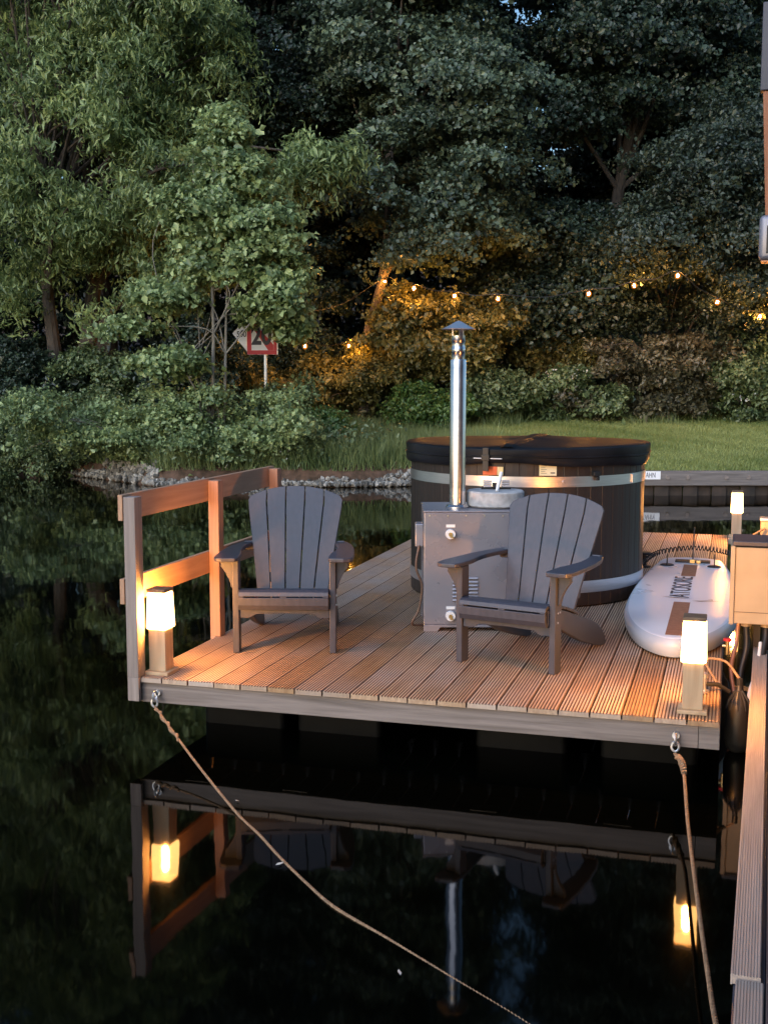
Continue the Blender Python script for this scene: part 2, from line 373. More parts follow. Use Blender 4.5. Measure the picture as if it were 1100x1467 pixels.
# ------------------------------------------------------------------ terrain and water
def edge_y(x):                      # where the far bank meets the water
    if x > 2.4: return 20.25
    if x > 1.6: return 20.25 + (2.4 - x) / 0.8 * 1.5
    if x > -4.2: return 21.75 + 0.12 * math.sin(x * 2.1)
    return 21.75 + (-4.2 - x) * 1.15
def ground_z(x, y):
    e = edge_y(x); d = y - e
    if x > 2.4:
        base = 0.31
        if d < 0.12: return -0.9
        z = base + 0.083 * max(0, d - 0.1)
    else:
        if d < -0.6: return -0.9
        z = -0.9 + (d + 0.6) * 1.15 if d < 0.5 else 0.365 + (d - 0.5) * 0.08
        z = min(z, 0.365 + max(0, d - 0.5) * 0.08)
    if y > 30.5: z += (y - 30.5) * 0.07
    return z
def build_ground():
    xs = list(np.arange(-60, -14, 2.0)) + list(np.arange(-14, 14, 0.2)) + list(np.arange(14, 61, 2.0))
    ys = list(np.arange(19.2, 26.5, 0.1)) + list(np.arange(26.5, 40, 0.5)) + list(np.arange(40, 100, 4)) + [130, 180, 260, 400]
    V, F, S = [], [], []
    for y in ys:
        for x in xs:
            z = ground_z(x, y)
            if z > 0.2: z += 0.025 * math.sin(x * 1.9 + y) * math.cos(y * 1.3 - x * 0.7)
            V.append((x * (1 if abs(y) < 100 else y / 60), y, z))
            so = max(0, min(1, (y - (29.4 + 0.5 * math.sin(x * 0.9))) / 1.2))
            if x < 2.4: so = max(so, max(0, min(1, 1 - (y - edge_y(x) - 0.2) / 0.6)))
            S.append(so)
    nx = len(xs)
    for j in range(len(ys) - 1):
        for i in range(nx - 1):
            F.append((j * nx + i, j * nx + i + 1, (j + 1) * nx + i + 1, (j + 1) * nx + i))
    me = bpy.data.meshes.new('ground'); me.from_pydata(V, [], F)
    a = me.attributes.new('soil', 'FLOAT', 'POINT'); a.data.foreach_set('value', S)
    me.polygons.foreach_set('use_smooth', [True] * len(F)); me.materials.append(M['ground'])
    o = bpy.data.objects.new('ground', me); COL.objects.link(o); tag(o, kind='structure')
build_ground()
WZ = -0.07
mb = MB(); mb.add([(-400, -300, WZ), (400, -300, WZ), (400, 300, WZ), (-400, 300, WZ)], [(0, 1, 2, 3)])
tag(mb.build('water', M['water']), kind='structure')

# ------------------------------------------------------------------ floating deck
DZ = 0.297
DO = Vector((-1.365, 6.447, DZ)); DTH = R(16.346)
DROT = -DTH
U = Vector((math.cos(DTH), -math.sin(DTH), 0)); VV = Vector((math.sin(DTH), math.cos(DTH), 0))
def D(u, v, z=0.0): return DO + U * u + VV * v + Vector((0, 0, z))
DW, DL = 3.11, 7.06
deck = thing('floating_deck', 'floating ribbed hardwood deck on black floats carrying chairs and hot tub', 'deck', DO, DROT)
mb = MB(); NB = 20; bw = DW / NB
for i in range(NB):
    x0 = i * bw + 0.0042; x1 = (i + 1) * bw - 0.0042; nr = 9
    top = []
    rp = (x1 - x0) / nr
    for k in range(nr):
        a = x0 + k * rp
        top += [(a + rp * 0.06, 0.0), (a + rp * 0.60, 0.0), (a + rp * 0.68, -0.006), (a + rp * 0.98, -0.006)]
    poly = [(x0, -0.028), (x1, -0.028), (x1, -0.004)] + top[::-1][2:] + [(x0, -0.003)]
    dy = random.uniform(-0.004, 0.004)
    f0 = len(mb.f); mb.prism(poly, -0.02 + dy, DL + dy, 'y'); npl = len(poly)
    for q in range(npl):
        if min(poly[q][1], poly[(q + 1) % npl][1]) < -0.003: mb.m[f0 + 2 + q] = 1  # grooves and board sides take the tone with shade painted in
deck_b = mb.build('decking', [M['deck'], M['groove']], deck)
mb = MB(); mb.box(0.0, DW - 0.1, 0.0, 0.045, -0.145, -0.030); mb.box(DW - 0.098, DW, 0.0, 0.045, -0.145, -0.030)
mb.build('front_fascia', M['fascia'], deck, bevel=0.003)
mb = MB(); mb.box(DW - 0.045, DW, 0.047, DL, -0.145, -0.030)
for x0, x1, y0, y1 in ((0.0, 0.045, 0.047, DL), (0.047, DW - 0.047, DL - 0.05, DL)): mb.box(x0, x1, y0, y1, -0.145, -0.030)
mb.build('side_fascia', M['fascia'], deck, bevel=0.003)
mb = MB()
for y in np.arange(0.6, DL - 0.2, 0.6): mb.box(0.05, DW - 0.05, y, y + 0.06, -0.13, -0.0285)
build_each(mb, 'joist', M['fascia'], deck)
for i, u0 in enumerate((0.2, 0.78, 1.82, 2.5)):
    for v0 in (0.42, 2.3, 4.7):
        mb = MB(); pr = []
        wd, ln = 0.5, 1.7
        mb.box(u0, u0 + wd, v0, v0 + ln, -0.47, -0.147)
        for k in range(3): mb.box(u0 - 0.02, u0 + wd + 0.02, v0 + 0.25 + k * 0.5, v0 + 0.4 + k * 0.5, -0.30, -0.17)
        mb.build('float', M['floatblack'], deck, bevel=0.03, smooth=True, segs=3)
    mb = MB(); mb.box(u0 + 0.06, u0 + 0.2, 0.03, 0.12, -0.152, -0.1465)
    mb.build('float_bracket', M['lampgrey'], deck)
def eyebolt(u):
    mb = MB()
    mb.tube([(u, 0.0, -0.085), (u, -0.02, -0.085)], 0.018, 10)
    ring = [(u + 0.0, -0.024 - 0.022 + 0.022 * math.cos(a), -0.095 + 0.028 * math.sin(a)) for a in np.linspace(0, 2 * math.pi, 15)]
    mb.tube(ring, 0.006, 6)
    ring = [(u + 0.018 * math.cos(a), -0.05, -0.13 + 0.024 * math.sin(a)) for a in np.linspace(0, 2 * math.pi, 15)]
    mb.tube(ring, 0.006, 6)
    mb.build('eye_bolt', M['zinc'], deck, smooth=True)
eyebolt(0.125); eyebolt(2.905)

# ------------------------------------------------------------------ railing
rl = thing('wooden_railing', 'two-rail hardwood railing along the left edge of the deck', 'railing', DO, DROT)
for v in (0.0, 1.08, 2.10):
    ya, yb = (-0.050, 0.035) if v < 0.5 else (v - 0.04, v + 0.04)
    mb = MB(); mb.box(-0.038, 0.030, ya, yb, 0.0015, 1.0)
    if v < 0.5: mb.box(-0.038, 0.030, ya, -0.0215, -0.132, 0.0014); mb.box(-0.038, -0.0045, -0.0214, yb, -0.132, 0.0014)
    else: mb.box(-0.038, -0.0045, ya, yb, -0.132, 0.0014)
    mb.build('post', M['fascia_post'] if v < 0.5 else M['railpost'], rl, bevel=0.003)
for z0, z1, nm in ((0.87, 1.012, 'top_rail'), (0.41, 0.55, 'middle_rail')):
    mb = MB(); mb.box(-0.067, -0.0395, -0.058, 2.17, z0, z1)
    mb.build(nm, M['rail'], rl, bevel=0.003)

# ------------------------------------------------------------------ bollard lamps
def bollard_lamp():
    t = thing('bollard_lamp', '', 'lamp', (0, 0, 0), DROT, 'wooden bollard lamps on the deck')
    mb = MB(); mb.box(-0.072, 0.072, -0.072, 0.072, 0.0005, 0.02); mb.build('base_plate', M['pine'], t, bevel=0.003)
    mb = MB(); mb.box(-0.05, 0.05, -0.05, 0.05, 0.0205, 0.255); mb.build('post', M['pine'], t, bevel=0.003)
    mb = MB()
    b, tp = 0.062, 0.055
    mb.add([(-b, -b, 0.256), (b, -b, 0.256), (b, b, 0.256), (-b, b, 0.256), (-tp, -tp, 0.462), (tp, -tp, 0.462), (tp, tp, 0.462), (-tp, tp, 0.462)],
           [(3, 2, 1, 0), (4, 5, 6, 7), (0, 1, 5, 4), (1, 2, 6, 5), (2, 3, 7, 6), (3, 0, 4, 7)])
    gs = mb.build('glass_shade', M['lampglass'], t, bevel=0.01, smooth=True)
    mb = MB(); mb.tube([(0, 0, 0.285), (0, 0, 0.30), (0, 0, 0.40), (0, 0, 0.42)], [0.012, 0.021, 0.021, 0.012], 12); mb.build('bulb', M['lampbulb'], gs, smooth=True)
    mb = MB(); mb.box(-0.056, 0.056, -0.056, 0.056, 0.463, 0.483); mb.build('cap', M['lampcap'], t, bevel=0.004)
    return t
L1 = bollard_lamp()
for i, (loc, lab) in enumerate((
        (D(0.095, 0.10), 'lit wooden bollard lamp beside the railing post at the left deck corner'),
        (D(2.975, 0.14), 'lit wooden bollard lamp at the near right deck corner before the paddleboard'),
        (D(3.19, 6.93), 'lit wooden bollard lamp at the far end of the deck behind the cabinet'))):
    o = L1 if i == 0 else copy_tree(L1)
    o.location = loc; o['label'] = lab
mb = MB(); mb.box(DW + 0.001, DW + 0.2, 6.78, DL, -0.06, -0.001)
mb.build('lamp_bracket', M['deck'], deck, bevel=0.003)

# ------------------------------------------------------------------ adirondack chairs
def chair():
    t = thing('garden_chair', '', 'chair', (0, 0, 0), 0, 'grey slatted garden chairs on the deck')
    cm = M['chair']
    for sx in (-1, 1):
        mb = MB(); x = 0.29 * sx; mb.box(x - 0.019, x + 0.019, -0.045, 0.045, 0, 0.562); leg = mb.build('leg', cm, t, bevel=0.005)
        mb = MB()
        for z in (0.29, 0.345): mb.tube([(x + sx * 0.019, -0.012, z), (x + sx * 0.0225, -0.012, z)], 0.006, 8)
        mb.tube([(x + sx * 0.019, 0.018, 0.345), (x + sx * 0.0225, 0.018, 0.345)], 0.006, 8)
        build_each(mb, 'screw', M['screw'], leg)
        # curved bracket under the arm on the outer side of the leg
        mb = MB(); x0 = 0.3095; pr = [(x0, 0.562), (x0 + 0.078, 0.562), (x0 + 0.07, 0.535)]
        for k in range(7):
            a = k / 6; pr.append((x0 + 0.062 * (1 - a) ** 1.6 + 0.012, 0.525 - 0.13 * a))
        pr += [(x0, 0.385)]
        pr = [(p * sx, z) for p, z in pr]
        if sx < 0: pr = pr[::-1]
        mb.prism(pr, -0.016, 0.016, 'y'); mb.build('arm_bracket', cm, t, bevel=0.003)
        # arm: wide rounded front, waisted towards the back
        out = [(0.335, -0.125), (0.36, -0.128), (0.395, -0.115), (0.412, -0.08), (0.415, 0.0), (0.412, 0.15), (0.40, 0.32), (0.375, 0.48), (0.345, 0.58), (0.325, 0.625),
               (0.30, 0.635), (0.272, 0.61), (0.268, 0.56), (0.29, 0.45), (0.298, 0.33), (0.29, 0.2), (0.272, 0.1), (0.266, 0.0), (0.268, -0.09), (0.28, -0.12)]
        out = [(a * sx, b) for a, b in out]
        if sx < 0: out = out[::-1]
        mb = MB(); mb.prism(out, 0.563, 0.589, 'z'); mb.build('arm', cm, t, bevel=0.006)
        # side board that sweeps down into the rear leg
        pr = [(-0.045, 0.272), (-0.045, 0.362), (0.10, 0.345), (0.25, 0.305), (0.40, 0.252), (0.52, 0.222), (0.62, 0.192), (0.72, 0.15), (0.80, 0.10), (0.845, 0.055), (0.86, 0.02), (0.855, 0.0),
              (0.79, 0.0), (0.70, 0.022), (0.58, 0.055), (0.45, 0.095), (0.3, 0.155), (0.15, 0.215)]
        x = 0.2505 * sx
        mb = MB(); mb.prism(pr[::-1], x - 0.0185, x + 0.0185, 'x'); mb.build('rear_leg', cm, t, bevel=0.005)
    # seat: rolled front board with two slots, then slats running back
    mb = MB()
    prof = [(-0.052, 0.268), (-0.078, 0.27), (-0.094, 0.30), (-0.096, 0.345), (-0.076, 0.345), (-0.072, 0.30), (-0.06, 0.285)]
    mb.prism(prof[::-1], -0.268, 0.268, 'x')
    for a, b in ((-0.268, -0.235), (-0.02, 0.02), (0.235, 0.268)): mb.box(a, b, -0.0955, -0.076, 0.3455, 0.3535)
    mb.prism([(-0.095, 0.354), (-0.085, 0.378), (-0.06, 0.388), (0.02, 0.384), (0.02, 0.366), (-0.06, 0.368), (-0.07, 0.354)][::-1], -0.268, 0.268, 'x')
    z = 0.366; y = 0.026
    for k in range(4):
        y1 = y + 0.088
        def zt(q): return 0.385 - (q / 0.45) ** 1.35 * 0.12
        mb.prism([(y, zt(y) - 0.018), (y1, zt(y1) - 0.018), (y1, zt(y1)), (y, zt(y))], -0.268, 0.268, 'x')
        y = y1 + 0.008
    mb.build('seat', cm, t, bevel=0.003)
    mb = MB(); pr = [(-0.27, 0.262), (0.27, 0.262), (0.27, 0.212), (0.21, 0.212), (0.17, 0.235), (0.0, 0.24), (-0.17, 0.235), (-0.21, 0.212), (-0.27, 0.212)]
    mb.prism(pr[::-1], -0.03, 0.0, 'y'); mb.build('stretcher', cm, t, bevel=0.003)
    # fanned back slats
    rec = R(22.5)
    def B(s, tt, off): return (s, 0.415 + tt * math.sin(rec) + off * math.cos(rec), 0.235 + tt * math.cos(rec) - off * math.sin(rec))
    def hw(tt): return 0.222 + 0.085 * min(tt / 0.62, 1.05) ** 1.1
    def top(s): return 0.765 - 0.072 * (abs(s) / 0.30) ** 2.2
    for i in range(5):
        f0, f1 = -1 + 0.4 * i, -1 + 0.4 * (i + 1)
        left, right = [], []
        for tt in np.linspace(0, 1, 9):
            tl = tt * top(f0 * 0.3); tr = tt * top(f1 * 0.3)
            left.append((f0 * hw(tl) + 0.0035, tl)); right.append((f1 * hw(tr) - 0.0035, tr))
        tops = []
        for q in np.linspace(0, 1, 7)[1:-1]:
            s = left[-1][0] * q + right[-1][0] * (1 - q); tops.append((s, top(s) if abs(s) < 0.3 else top(0.3)))
        if i == 0: left[-1] = (left[-1][0] + 0.012, left[-1][1] - 0.004); left[-2:-1] = [left[-2], (left[-1][0] - 0.011, left[-1][1] - 0.02)]
        if i == 4: right[-1] = (right[-1][0] - 0.012, right[-1][1] - 0.004); right[-2:-1] = [right[-2], (right[-1][0] + 0.011, right[-1][1] - 0.02)]
        poly = [left[0]] + right + tops + left[::-1][:-1]
        n = len(poly); mb = MB()
        mb.add([B(a, b, 0) for a, b in poly] + [B(a, b, 0.021) for a, b in poly],
               [list(range(n)), list(range(n, 2 * n))[::-1]] + [((i2 + 1) % n, i2, n + i2, n + (i2 + 1) % n) for i2 in range(n)])
        mb.build('back_slat', cm, t, bevel=0.003)
    for tt, hwid in ((0.16, 0.232), (0.37, 0.325), (0.60, 0.27)):
        mb = MB()
        P = [B(s, tt + d, o) for s in (-hwid, hwid) for d in (-0.03, 0.03) for o in (0.0215, 0.045)]
        mb.add(P, [(0, 1, 3, 2), (4, 6, 7, 5), (0, 4, 5, 1), (2, 3, 7, 6), (0, 2, 6, 4), (1, 5, 7, 3)])
        mb.build('back_brace', cm, t, bevel=0.003)
    return t
c1 = chair(); c1.location = (-0.595, 7.03, DZ); c1.rotation_euler.z = R(-1.5)
c1['label'] = 'grey garden chair facing the viewer beside the railing'
c2 = copy_tree(c1); c2.location = (0.705, 6.65, DZ); c2.rotation_euler.z = R(-31)
c2['label'] = 'grey garden chair turned to the left in front of the stove'

# ------------------------------------------------------------------ hot tub
TC = Vector((1.115, 9.27, DZ)); TR = 0.902
tub = thing('hot_tub', 'round dark wooden hot tub with steel hoops and black cover', 'hot tub', TC, 0)
mb = MB(); ns = 54; ring = []
for i in range(ns):
    a0 = 2 * math.pi * i / ns; da = 2 * math.pi / ns
    for f, r in ((0.0, TR - 0.003), (0.04, TR - 0.0005), (0.5, TR), (0.95, TR - 0.001)):
        ring.append((r * math.cos(a0 + da * f), r * math.sin(a0 + da * f)))
n = len(ring)
Vt = [(x, y, 0.012) for x, y in ring] + [(x, y, 1.10) for x, y in ring]
mb.add(Vt, [(i, (i + 1) % n, n + (i + 1) % n, n + i) for i in range(n)] + [list(range(n, 2 * n)), list(range(n))[::-1]])
mb.build('stave_wall', M['stave'], tub)
for z0, z1 in ((0.872, 0.946), (0.105, 0.19)):
    mb = MB(); mb.lathe([(TR + 0.0015, z0), (TR + 0.006, z0), (TR + 0.006, z1), (TR + 0.0015, z1)], 96, False, False)
    h = mb.build('hoop', M['steel'], tub, smooth=True)
    mb = MB()
    for dd in (-0.05, 0.05):
        a = R(-80) + dd; mb.box(0, 0, 0, 0, 0, 0) if False else None
    if z0 > 0.5:
        a = R(-37.5); mb.T = Tm((math.cos(a) * (TR + 0.008), math.sin(a) * (TR + 0.008), (z0 + z1) / 2), rz=a)
        mb.box(-0.002, 0.006, -0.03, 0.03, -0.03, 0.03)
        a = R(-80); mb.T = Tm((math.cos(a) * (TR + 0.008), math.sin(a) * (TR + 0.008), (z0 + z1) / 2), rz=a)
        mb.tube([(-0.004, 0, 0), (0.004, 0, 0)], 0.012, 10)
        build_each(mb, 'hoop_clamp', M['steel'], h, bevel=0.001)
# cover with soft drooping skirt
mb = MB(); na = 120; prof = []
rows = [(0.02, 1.163, 0), (0.35, 1.168, 0), (0.65, 1.163, 0), (0.85, 1.155, 0), (0.93, 1.150, 0), (0.940, 1.145, 0), (0.943, 1.136, 0), (0.941, 1.10, 0.2), (0.941, 1.092, 0.3), (0.948, 1.089, 0.3), (0.948, 1.082, 0.4), (0.940, 1.079, 0.5), (0.943, 1.045, 1.0), (0.932, 1.022, 1.0), (0.910, 1.024, 1.0), (0.908, 1.09, 0.2)]
Vt, Ft = [], []
for r, z, wv in rows:
    for j in range(na):
        a = 2 * math.pi * j / na
        dr = wv * 0.006 * (math.sin(9 * a + 1) + 0.6 * math.sin(23 * a))
        dz = wv * 0.016 * (math.sin(3 * a + 0.7) + 0.5 * math.sin(7 * a + 2)) - (0.006 if wv == 0 else 0) * math.cos(2 * (a - R(73)))
        cs = abs(math.sin(a - R(74)))
        Vt.append(((r + dr) * math.cos(a), (r + dr) * math.sin(a), z + dz + (0.012 * (1 - min(1, cs * r * 4)) if r < 0.9 else 0)))
for i in range(len(rows) - 1):
    for j in range(na): Ft.append((i * na + j, i * na + (j + 1) % na, (i + 1) * na + (j + 1) % na, (i + 1) * na + j)[::-1])
Ft.append(list(range(na)))
mb.add(Vt, Ft); cover = mb.build('cover', M['vinyl'], tub, smooth=True)
mb = MB(); mb.T = Tm((0, 0, 0), rz=R(-15.5)); vs_, fs_ = [], []
def dome(r): return float(np.interp(abs(r), [0, 0.35, 0.65, 0.85, 0.918], [1.174, 1.178, 1.173, 1.163, 1.148]))
for k in range(19):
    y = -0.91 + 1.82 * k / 18; zd = dome(y)
    vs_ += [(-0.075, y, zd - 0.008), (-0.03, y, zd + 0.008), (0.03, y, zd + 0.008), (0.075, y, zd - 0.008)]
for k in range(18):
    for q in range(3): fs_.append((k * 4 + q, k * 4 + q + 1, k * 4 + q + 5, k * 4 + q + 4))
mb.add(vs_, fs_)
mb.build('cover_seam', M['vinyl'], cover)
mb = MB(); mb.T = Tm((0, 0, 0), rz=R(-24.5)); mb.box(-0.022, 0.022, -0.958, -0.95, 0.985, 1.15); mb.box(-0.03, 0.03, -0.966, -0.959, 1.06, 1.10)
mb.build('cover_strap', M['black'], cover, bevel=0.002)
mb = MB(); mb.T = Tm((0, 0, 0), rz=R(-24.5)); mb.box(-0.09, -0.032, -0.957, -0.951, 1.072, 1.078); mb.box(0.032, 0.12, -0.952, -0.945, 1.072, 1.078)
build_each(mb, 'cover_clip', M['whiteplastic'], cover)
def on_tub(px, py):      # tub-local angle of a photo point on the front of the wall
    d = ray(px, py); o = Vector((0, 0, CAM_H)) - TC
    a = d.x ** 2 + d.y ** 2; b = 2 * (o.x * d.x + o.y * d.y); c = o.x ** 2 + o.y ** 2 - (TR + 0.004) ** 2
    s = (-b - math.sqrt(b * b - 4 * a * c)) / (2 * a); p = o + d * s
    return math.atan2(p.y, p.x), p.z
a, z = on_tub(784.5, 671.5)
T0 = Tm((math.cos(a) * (TR + 0.003), math.sin(a) * (TR + 0.003), z), rz=a + math.pi / 2)
mb = MB(); mb.T = T0; mb.box(-0.062, 0.062, -0.003, 0.0, -0.05, 0.05)
st = mb.build('label', M['sticker'], tub, bevel=0.001); st['label'] = 'cream and yellow rectangular label'
mb = MB(); mb.T = T0
for k in range(6): mb.box(-0.05, -0.05 + 0.03 + 0.012 * (k % 2), -0.0042, -0.0032, 0.032 - k * 0.013, 0.0345 - k * 0.013)
mb.box(0.038, 0.047, -0.0042, -0.0032, 0.018, 0.032); mb.box(0.018, 0.05, -0.0042, -0.0032, -0.034, -0.026)
mb.build('print', M['ink'], st)
a, z = on_tub(706, 674.5)
T0 = Tm((math.cos(a) * (TR + 0.003), math.sin(a) * (TR + 0.003), z), rz=a + math.pi / 2)
mb = MB(); mb.T = T0; mb.box(-0.075, 0.03, -0.003, 0.0, -0.03, 0.03)
st = mb.build('label', M['stickred'], tub); st['label'] = 'small orange label'
mb = MB(); mb.T = T0; mb.box(0.0315, 0.075, -0.003, 0.0, -0.03, 0.03); mb.build('label_edge', M['sticker'], st)
a, z = on_tub(852, 682)
mb = MB(); mb.T = Tm((math.cos(a) * (TR + 0.012), math.sin(a) * (TR + 0.012), z), rz=a + math.pi / 2)
mb.box(-0.035, 0.02, -0.03, 0.01, 0.0, 0.035); mb.box(-0.008, 0.02, -0.025, 0.005, -0.03, 0.0)
mb.build('cover_hook', M['black'], tub, bevel=0.006)

# ------------------------------------------------------------------ wood stove with flue
SX0, SX1, SY0, SY1, SH = 0.258, 0.92, 7.60, 8.28, 0.792
stv = thing('wood_stove', 'grey steel box stove with a tall flue in front of the hot tub', 'stove', (0.589, 7.94, DZ))
hx, hy = (SX1 - SX0) / 2, 0.34
mb = MB(); mb.box(-hx, hx, -hy, hy - 0.14, 0.045, SH - 0.012); body = mb.build('body', M['stove'], stv, bevel=0.006)
mb = MB(); mb.box(-hx - 0.004, hx + 0.004, -hy - 0.006, hy - 0.14, SH - 0.0115, SH); mb.build('top_plate', M['stove'], stv, bevel=0.003)
mb = MB()
pf = [(-hx, 0.0), (-hx + 0.09, 0.0), (-hx + 0.11, 0.028), (hx - 0.11, 0.028), (hx - 0.09, 0.0), (hx, 0.0), (hx, 0.0445), (-hx, 0.0445)]
mb.prism(pf, -hy - 0.004, -hy + 0.02, 'y'); mb.prism(pf, hy - 0.18, hy - 0.16, 'y'); build_each(mb, 'foot_rail', M['stove'], stv, bevel=0.002)
mb = MB()
for k in range(6): mb.tube([(-hx + 0.035 + k * 0.118, -hy, SH - 0.032), (-hx + 0.035 + k * 0.118, -hy - 0.004, SH - 0.032)], 0.006, 8)
build_each(mb, 'rivet', M['screw'], body)
def spx(px, py): p = at_y(px, py, SY0); return p.x - 0.589, p.z - DZ
for py in (765, 882):
    x, z = spx(645, py)
    mb = MB(); mb.tube([(x, -hy, z), (x, -hy - 0.03, z)], [0.033, 0.030], 20); v = mb.build('valve', M['whiteplastic'], stv, smooth=True)
    mb = MB(); mb.tube([(x, -hy - 0.0305, z), (x, -hy - 0.036, z)], 0.014, 12); mb.box(x - 0.003, x + 0.02, -hy - 0.04, -hy - 0.0365, z - 0.02, z - 0.012); mb.build('valve_screw', M['brass'], v)
    mb = MB(); mb.box(x - 0.028, x + 0.03, -hy - 0.003, -hy - 0.0005, z + 0.043, z + 0.062); mb.build('name_plate', M['whiteplastic'], stv)
mb = MB()
for k in range(7):
    x, z = spx(648, 829 + k * 5.2)
    mb.T = Tm((x, -hy - 0.002, z), rx=R(-28)); mb.box(0, 0.165, -0.012, 0.0, -0.006, 0.006)
build_each(mb, 'louvre', M['stove'], body, bevel=0.0015)
mb = MB(); mb.box(-hx - 0.055, -hx - 0.001, -hy + 0.05, -hy + 0.18, 0.55, 0.70); mb.build('side_box', M['stove'], stv, bevel=0.006)
mb = MB(); mb.tube(bez([(-hx - 0.03, -hy + 0.05, 0.56), (-hx - 0.05, -hy + 0.03, 0.42), (-hx - 0.012, -hy + 0.02, 0.30), (-hx - 0.03, -hy + 0.02, 0.15), (-hx - 0.075, -hy + 0.02, 0.05), (-hx - 0.02, -hy + 0.06, 0.03), (-hx + 0.04, -hy + 0.1, 0.02)], 10), 0.008, 8)
mb.build('hose', M['darkhose'], stv, smooth=True)
# flue
p = at_y(655, 724, 7.80); fx, fy = p.x - 0.589, -0.14
mb = MB(); mb.T = Tm((fx, fy, 0)); mb.lathe([(0.078, SH + 0.001), (0.078, SH + 0.008), (0.062, SH + 0.022), (0.056, SH + 0.022)], 32); mb.build('flue_collar', M['pipe'], stv, smooth=True)
mb = MB(); mb.T = Tm((fx, fy, 0)); mb.lathe([(0.053, SH + 0.023), (0.053, 1.755), (0.050, 1.762), (0.0445, 1.762)], 40); flue = mb.build('flue_pipe', M['pipe'], stv, smooth=True)
mb = MB(); mb.T = Tm((fx, fy, 0)); mb.lathe([(0.0435, 1.763), (0.0435, 1.805), (0.0455, 1.808), (0.0455, 1.835), (0.0435, 1.838), (0.0435, 1.875), (0.0455, 1.878), (0.0455, 1.915), (0.040, 1.915), (0.040, 1.85)], 40, True, False); mb.build('upper_pipe', M['pipe'], flue, smooth=True)
mb = MB(); mb.T = Tm((fx, fy, 0))
for k in range(3):
    a = R(-70 + 120 * k); mb.T = Tm((fx, fy, 0), rz=a); mb.box(0.036, 0.0395, -0.012, 0.012, 1.87, 1.965)
build_each(mb, 'cap_strap', M['pipe'], flue)
mb = MB(); mb.T = Tm((fx, fy, 0)); mb.lathe([(0.108, 1.955), (0.110, 1.958), (0.06, 1.983), (0.02, 2.006), (0.003, 2.012), (0.003, 2.008), (0.02, 2.0), (0.06, 1.976), (0.104, 1.955)], 40, False, False); mb.build('rain_cap', M['zinc'], flue, smooth=True)
# concrete filling lid with lever
p = at_y(709, 712, 7.88); lx, ly = p.x - 0.589, -0.075
mb = MB(); mb.T = Tm((lx, ly, 0)); mb.lathe([(0.178, SH + 0.004), (0.19, SH + 0.014), (0.19, SH + 0.10), (0.182, SH + 0.108)], 48); lid = mb.build('filling_lid', M['concrete'], stv, smooth=True)
lid['label'] = 'round grey concrete lid'
mb = MB(); mb.tube([(lx, ly - 0.1, SH + 0.11), (lx + 0.012, ly - 0.07, SH + 0.15), (lx + 0.035, ly - 0.03, SH + 0.23)], [0.011, 0.013, 0.012], 10); mb.build('lever', M['whiteplastic'], lid, smooth=True)
mb = MB(); mb.box(lx - 0.09, lx + 0.11, ly + 0.06, ly + 0.085, SH + 0.109, SH + 0.122); mb.box(lx - 0.012, lx + 0.03, ly + 0.02, ly + 0.1, SH + 0.122, SH + 0.15); mb.build('handle_bar', M['black'], lid, bevel=0.003)
mb = MB()
for x0 in (-0.075, 0.045):
    for k in range(3): mb.box(lx + x0, lx + x0 + 0.055, ly + 0.055, ly + 0.09, SH + 0.1225 + k * 0.016, SH + 0.135 + k * 0.016)
build_each(mb, 'handle_grip', M['steel'], lid, bevel=0.003)

# ------------------------------------------------------------------ paddleboard, upside down on the deck
BL, BWd, BT = 3.32, 0.76, 0.125
bo = D(2.83, 1.20, 0.0)
sup = thing('paddleboard', 'white paddleboard lying upside down with fins up on the deck', 'paddleboard', bo, DROT)
def halfw(t):            # t 0..1 nose to tail
    if t < 0.42: return BWd / 2 * max(0.0, 1 - (1 - t / 0.42) ** 2.3) ** 0.52
    q = (t - 0.42) / 0.58
    h = BWd / 2 * (1 - 0.36 * q ** 2.0)
    return h * (1 if q < 0.9 else max(0.0, 1 - ((q - 0.9) / 0.1) ** 2.4) ** 0.5)
ol = []
ts = [0.5 - 0.5 * math.cos(math.pi * i / 70) for i in range(71)]
for t in ts: ol.append((halfw(t), t * BL))
for t in ts[::-1][1:-1]: ol.append((-halfw(t), t * BL))
ol = np.array(ol); n = len(ol)
tg = np.roll(ol, -1, 0) - np.roll(ol, 1, 0); tg /= np.linalg.norm(tg, axis=1, keepdims=True) + 1e-9
nrm = np.stack([tg[:, 1], -tg[:, 0]], 1)
mb = MB(); rings = [(0.045, 0.0), (0.018, 0.012), (0.004, 0.04), (0.0, 0.07), (0.003, 0.088), (0.012, BT - 0.02), (0.026, BT - 0.006), (0.045, BT)]
Vt, Ft = [], []
for ins, z in rings:
    for p_, q_ in zip(ol, nrm):
        e_ = p_ - q_ * ins; Vt.append((e_[0], e_[1], z + 0.004))
for i in range(len(rings) - 1):
    for k in range(n): Ft.append((i * n + k, i * n + (k + 1) % n, (i + 1) * n + (k + 1) % n, (i + 1) * n + k)[::-1] if False else (i * n + k, i * n + (k + 1) % n, (i + 1) * n + (k + 1) % n, (i + 1) * n + k))
Ft += [list(range(n))[::-1], list(range((len(rings) - 1) * n, len(rings) * n))]
mb.add(Vt, Ft)
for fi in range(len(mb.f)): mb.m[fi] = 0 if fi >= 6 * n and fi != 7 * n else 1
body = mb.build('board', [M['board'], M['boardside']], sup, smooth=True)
def rock(t): return 0.0
def topz(y): return BT + 0.006
def strip(y0, y1, hw_, name, m, n=10):
    mb = MB(); vs_, fs_ = [], []
    for k in range(n + 1):
        y = y0 + (y1 - y0) * k / n; vs_ += [(-hw_, y, topz(y)), (hw_, y, topz(y))]
    for k in range(n): fs_.append((2 * k, 2 * k + 1, 2 * k + 3, 2 * k + 2))
    mb.add(vs_, fs_); return mb.build(name, m, sup)
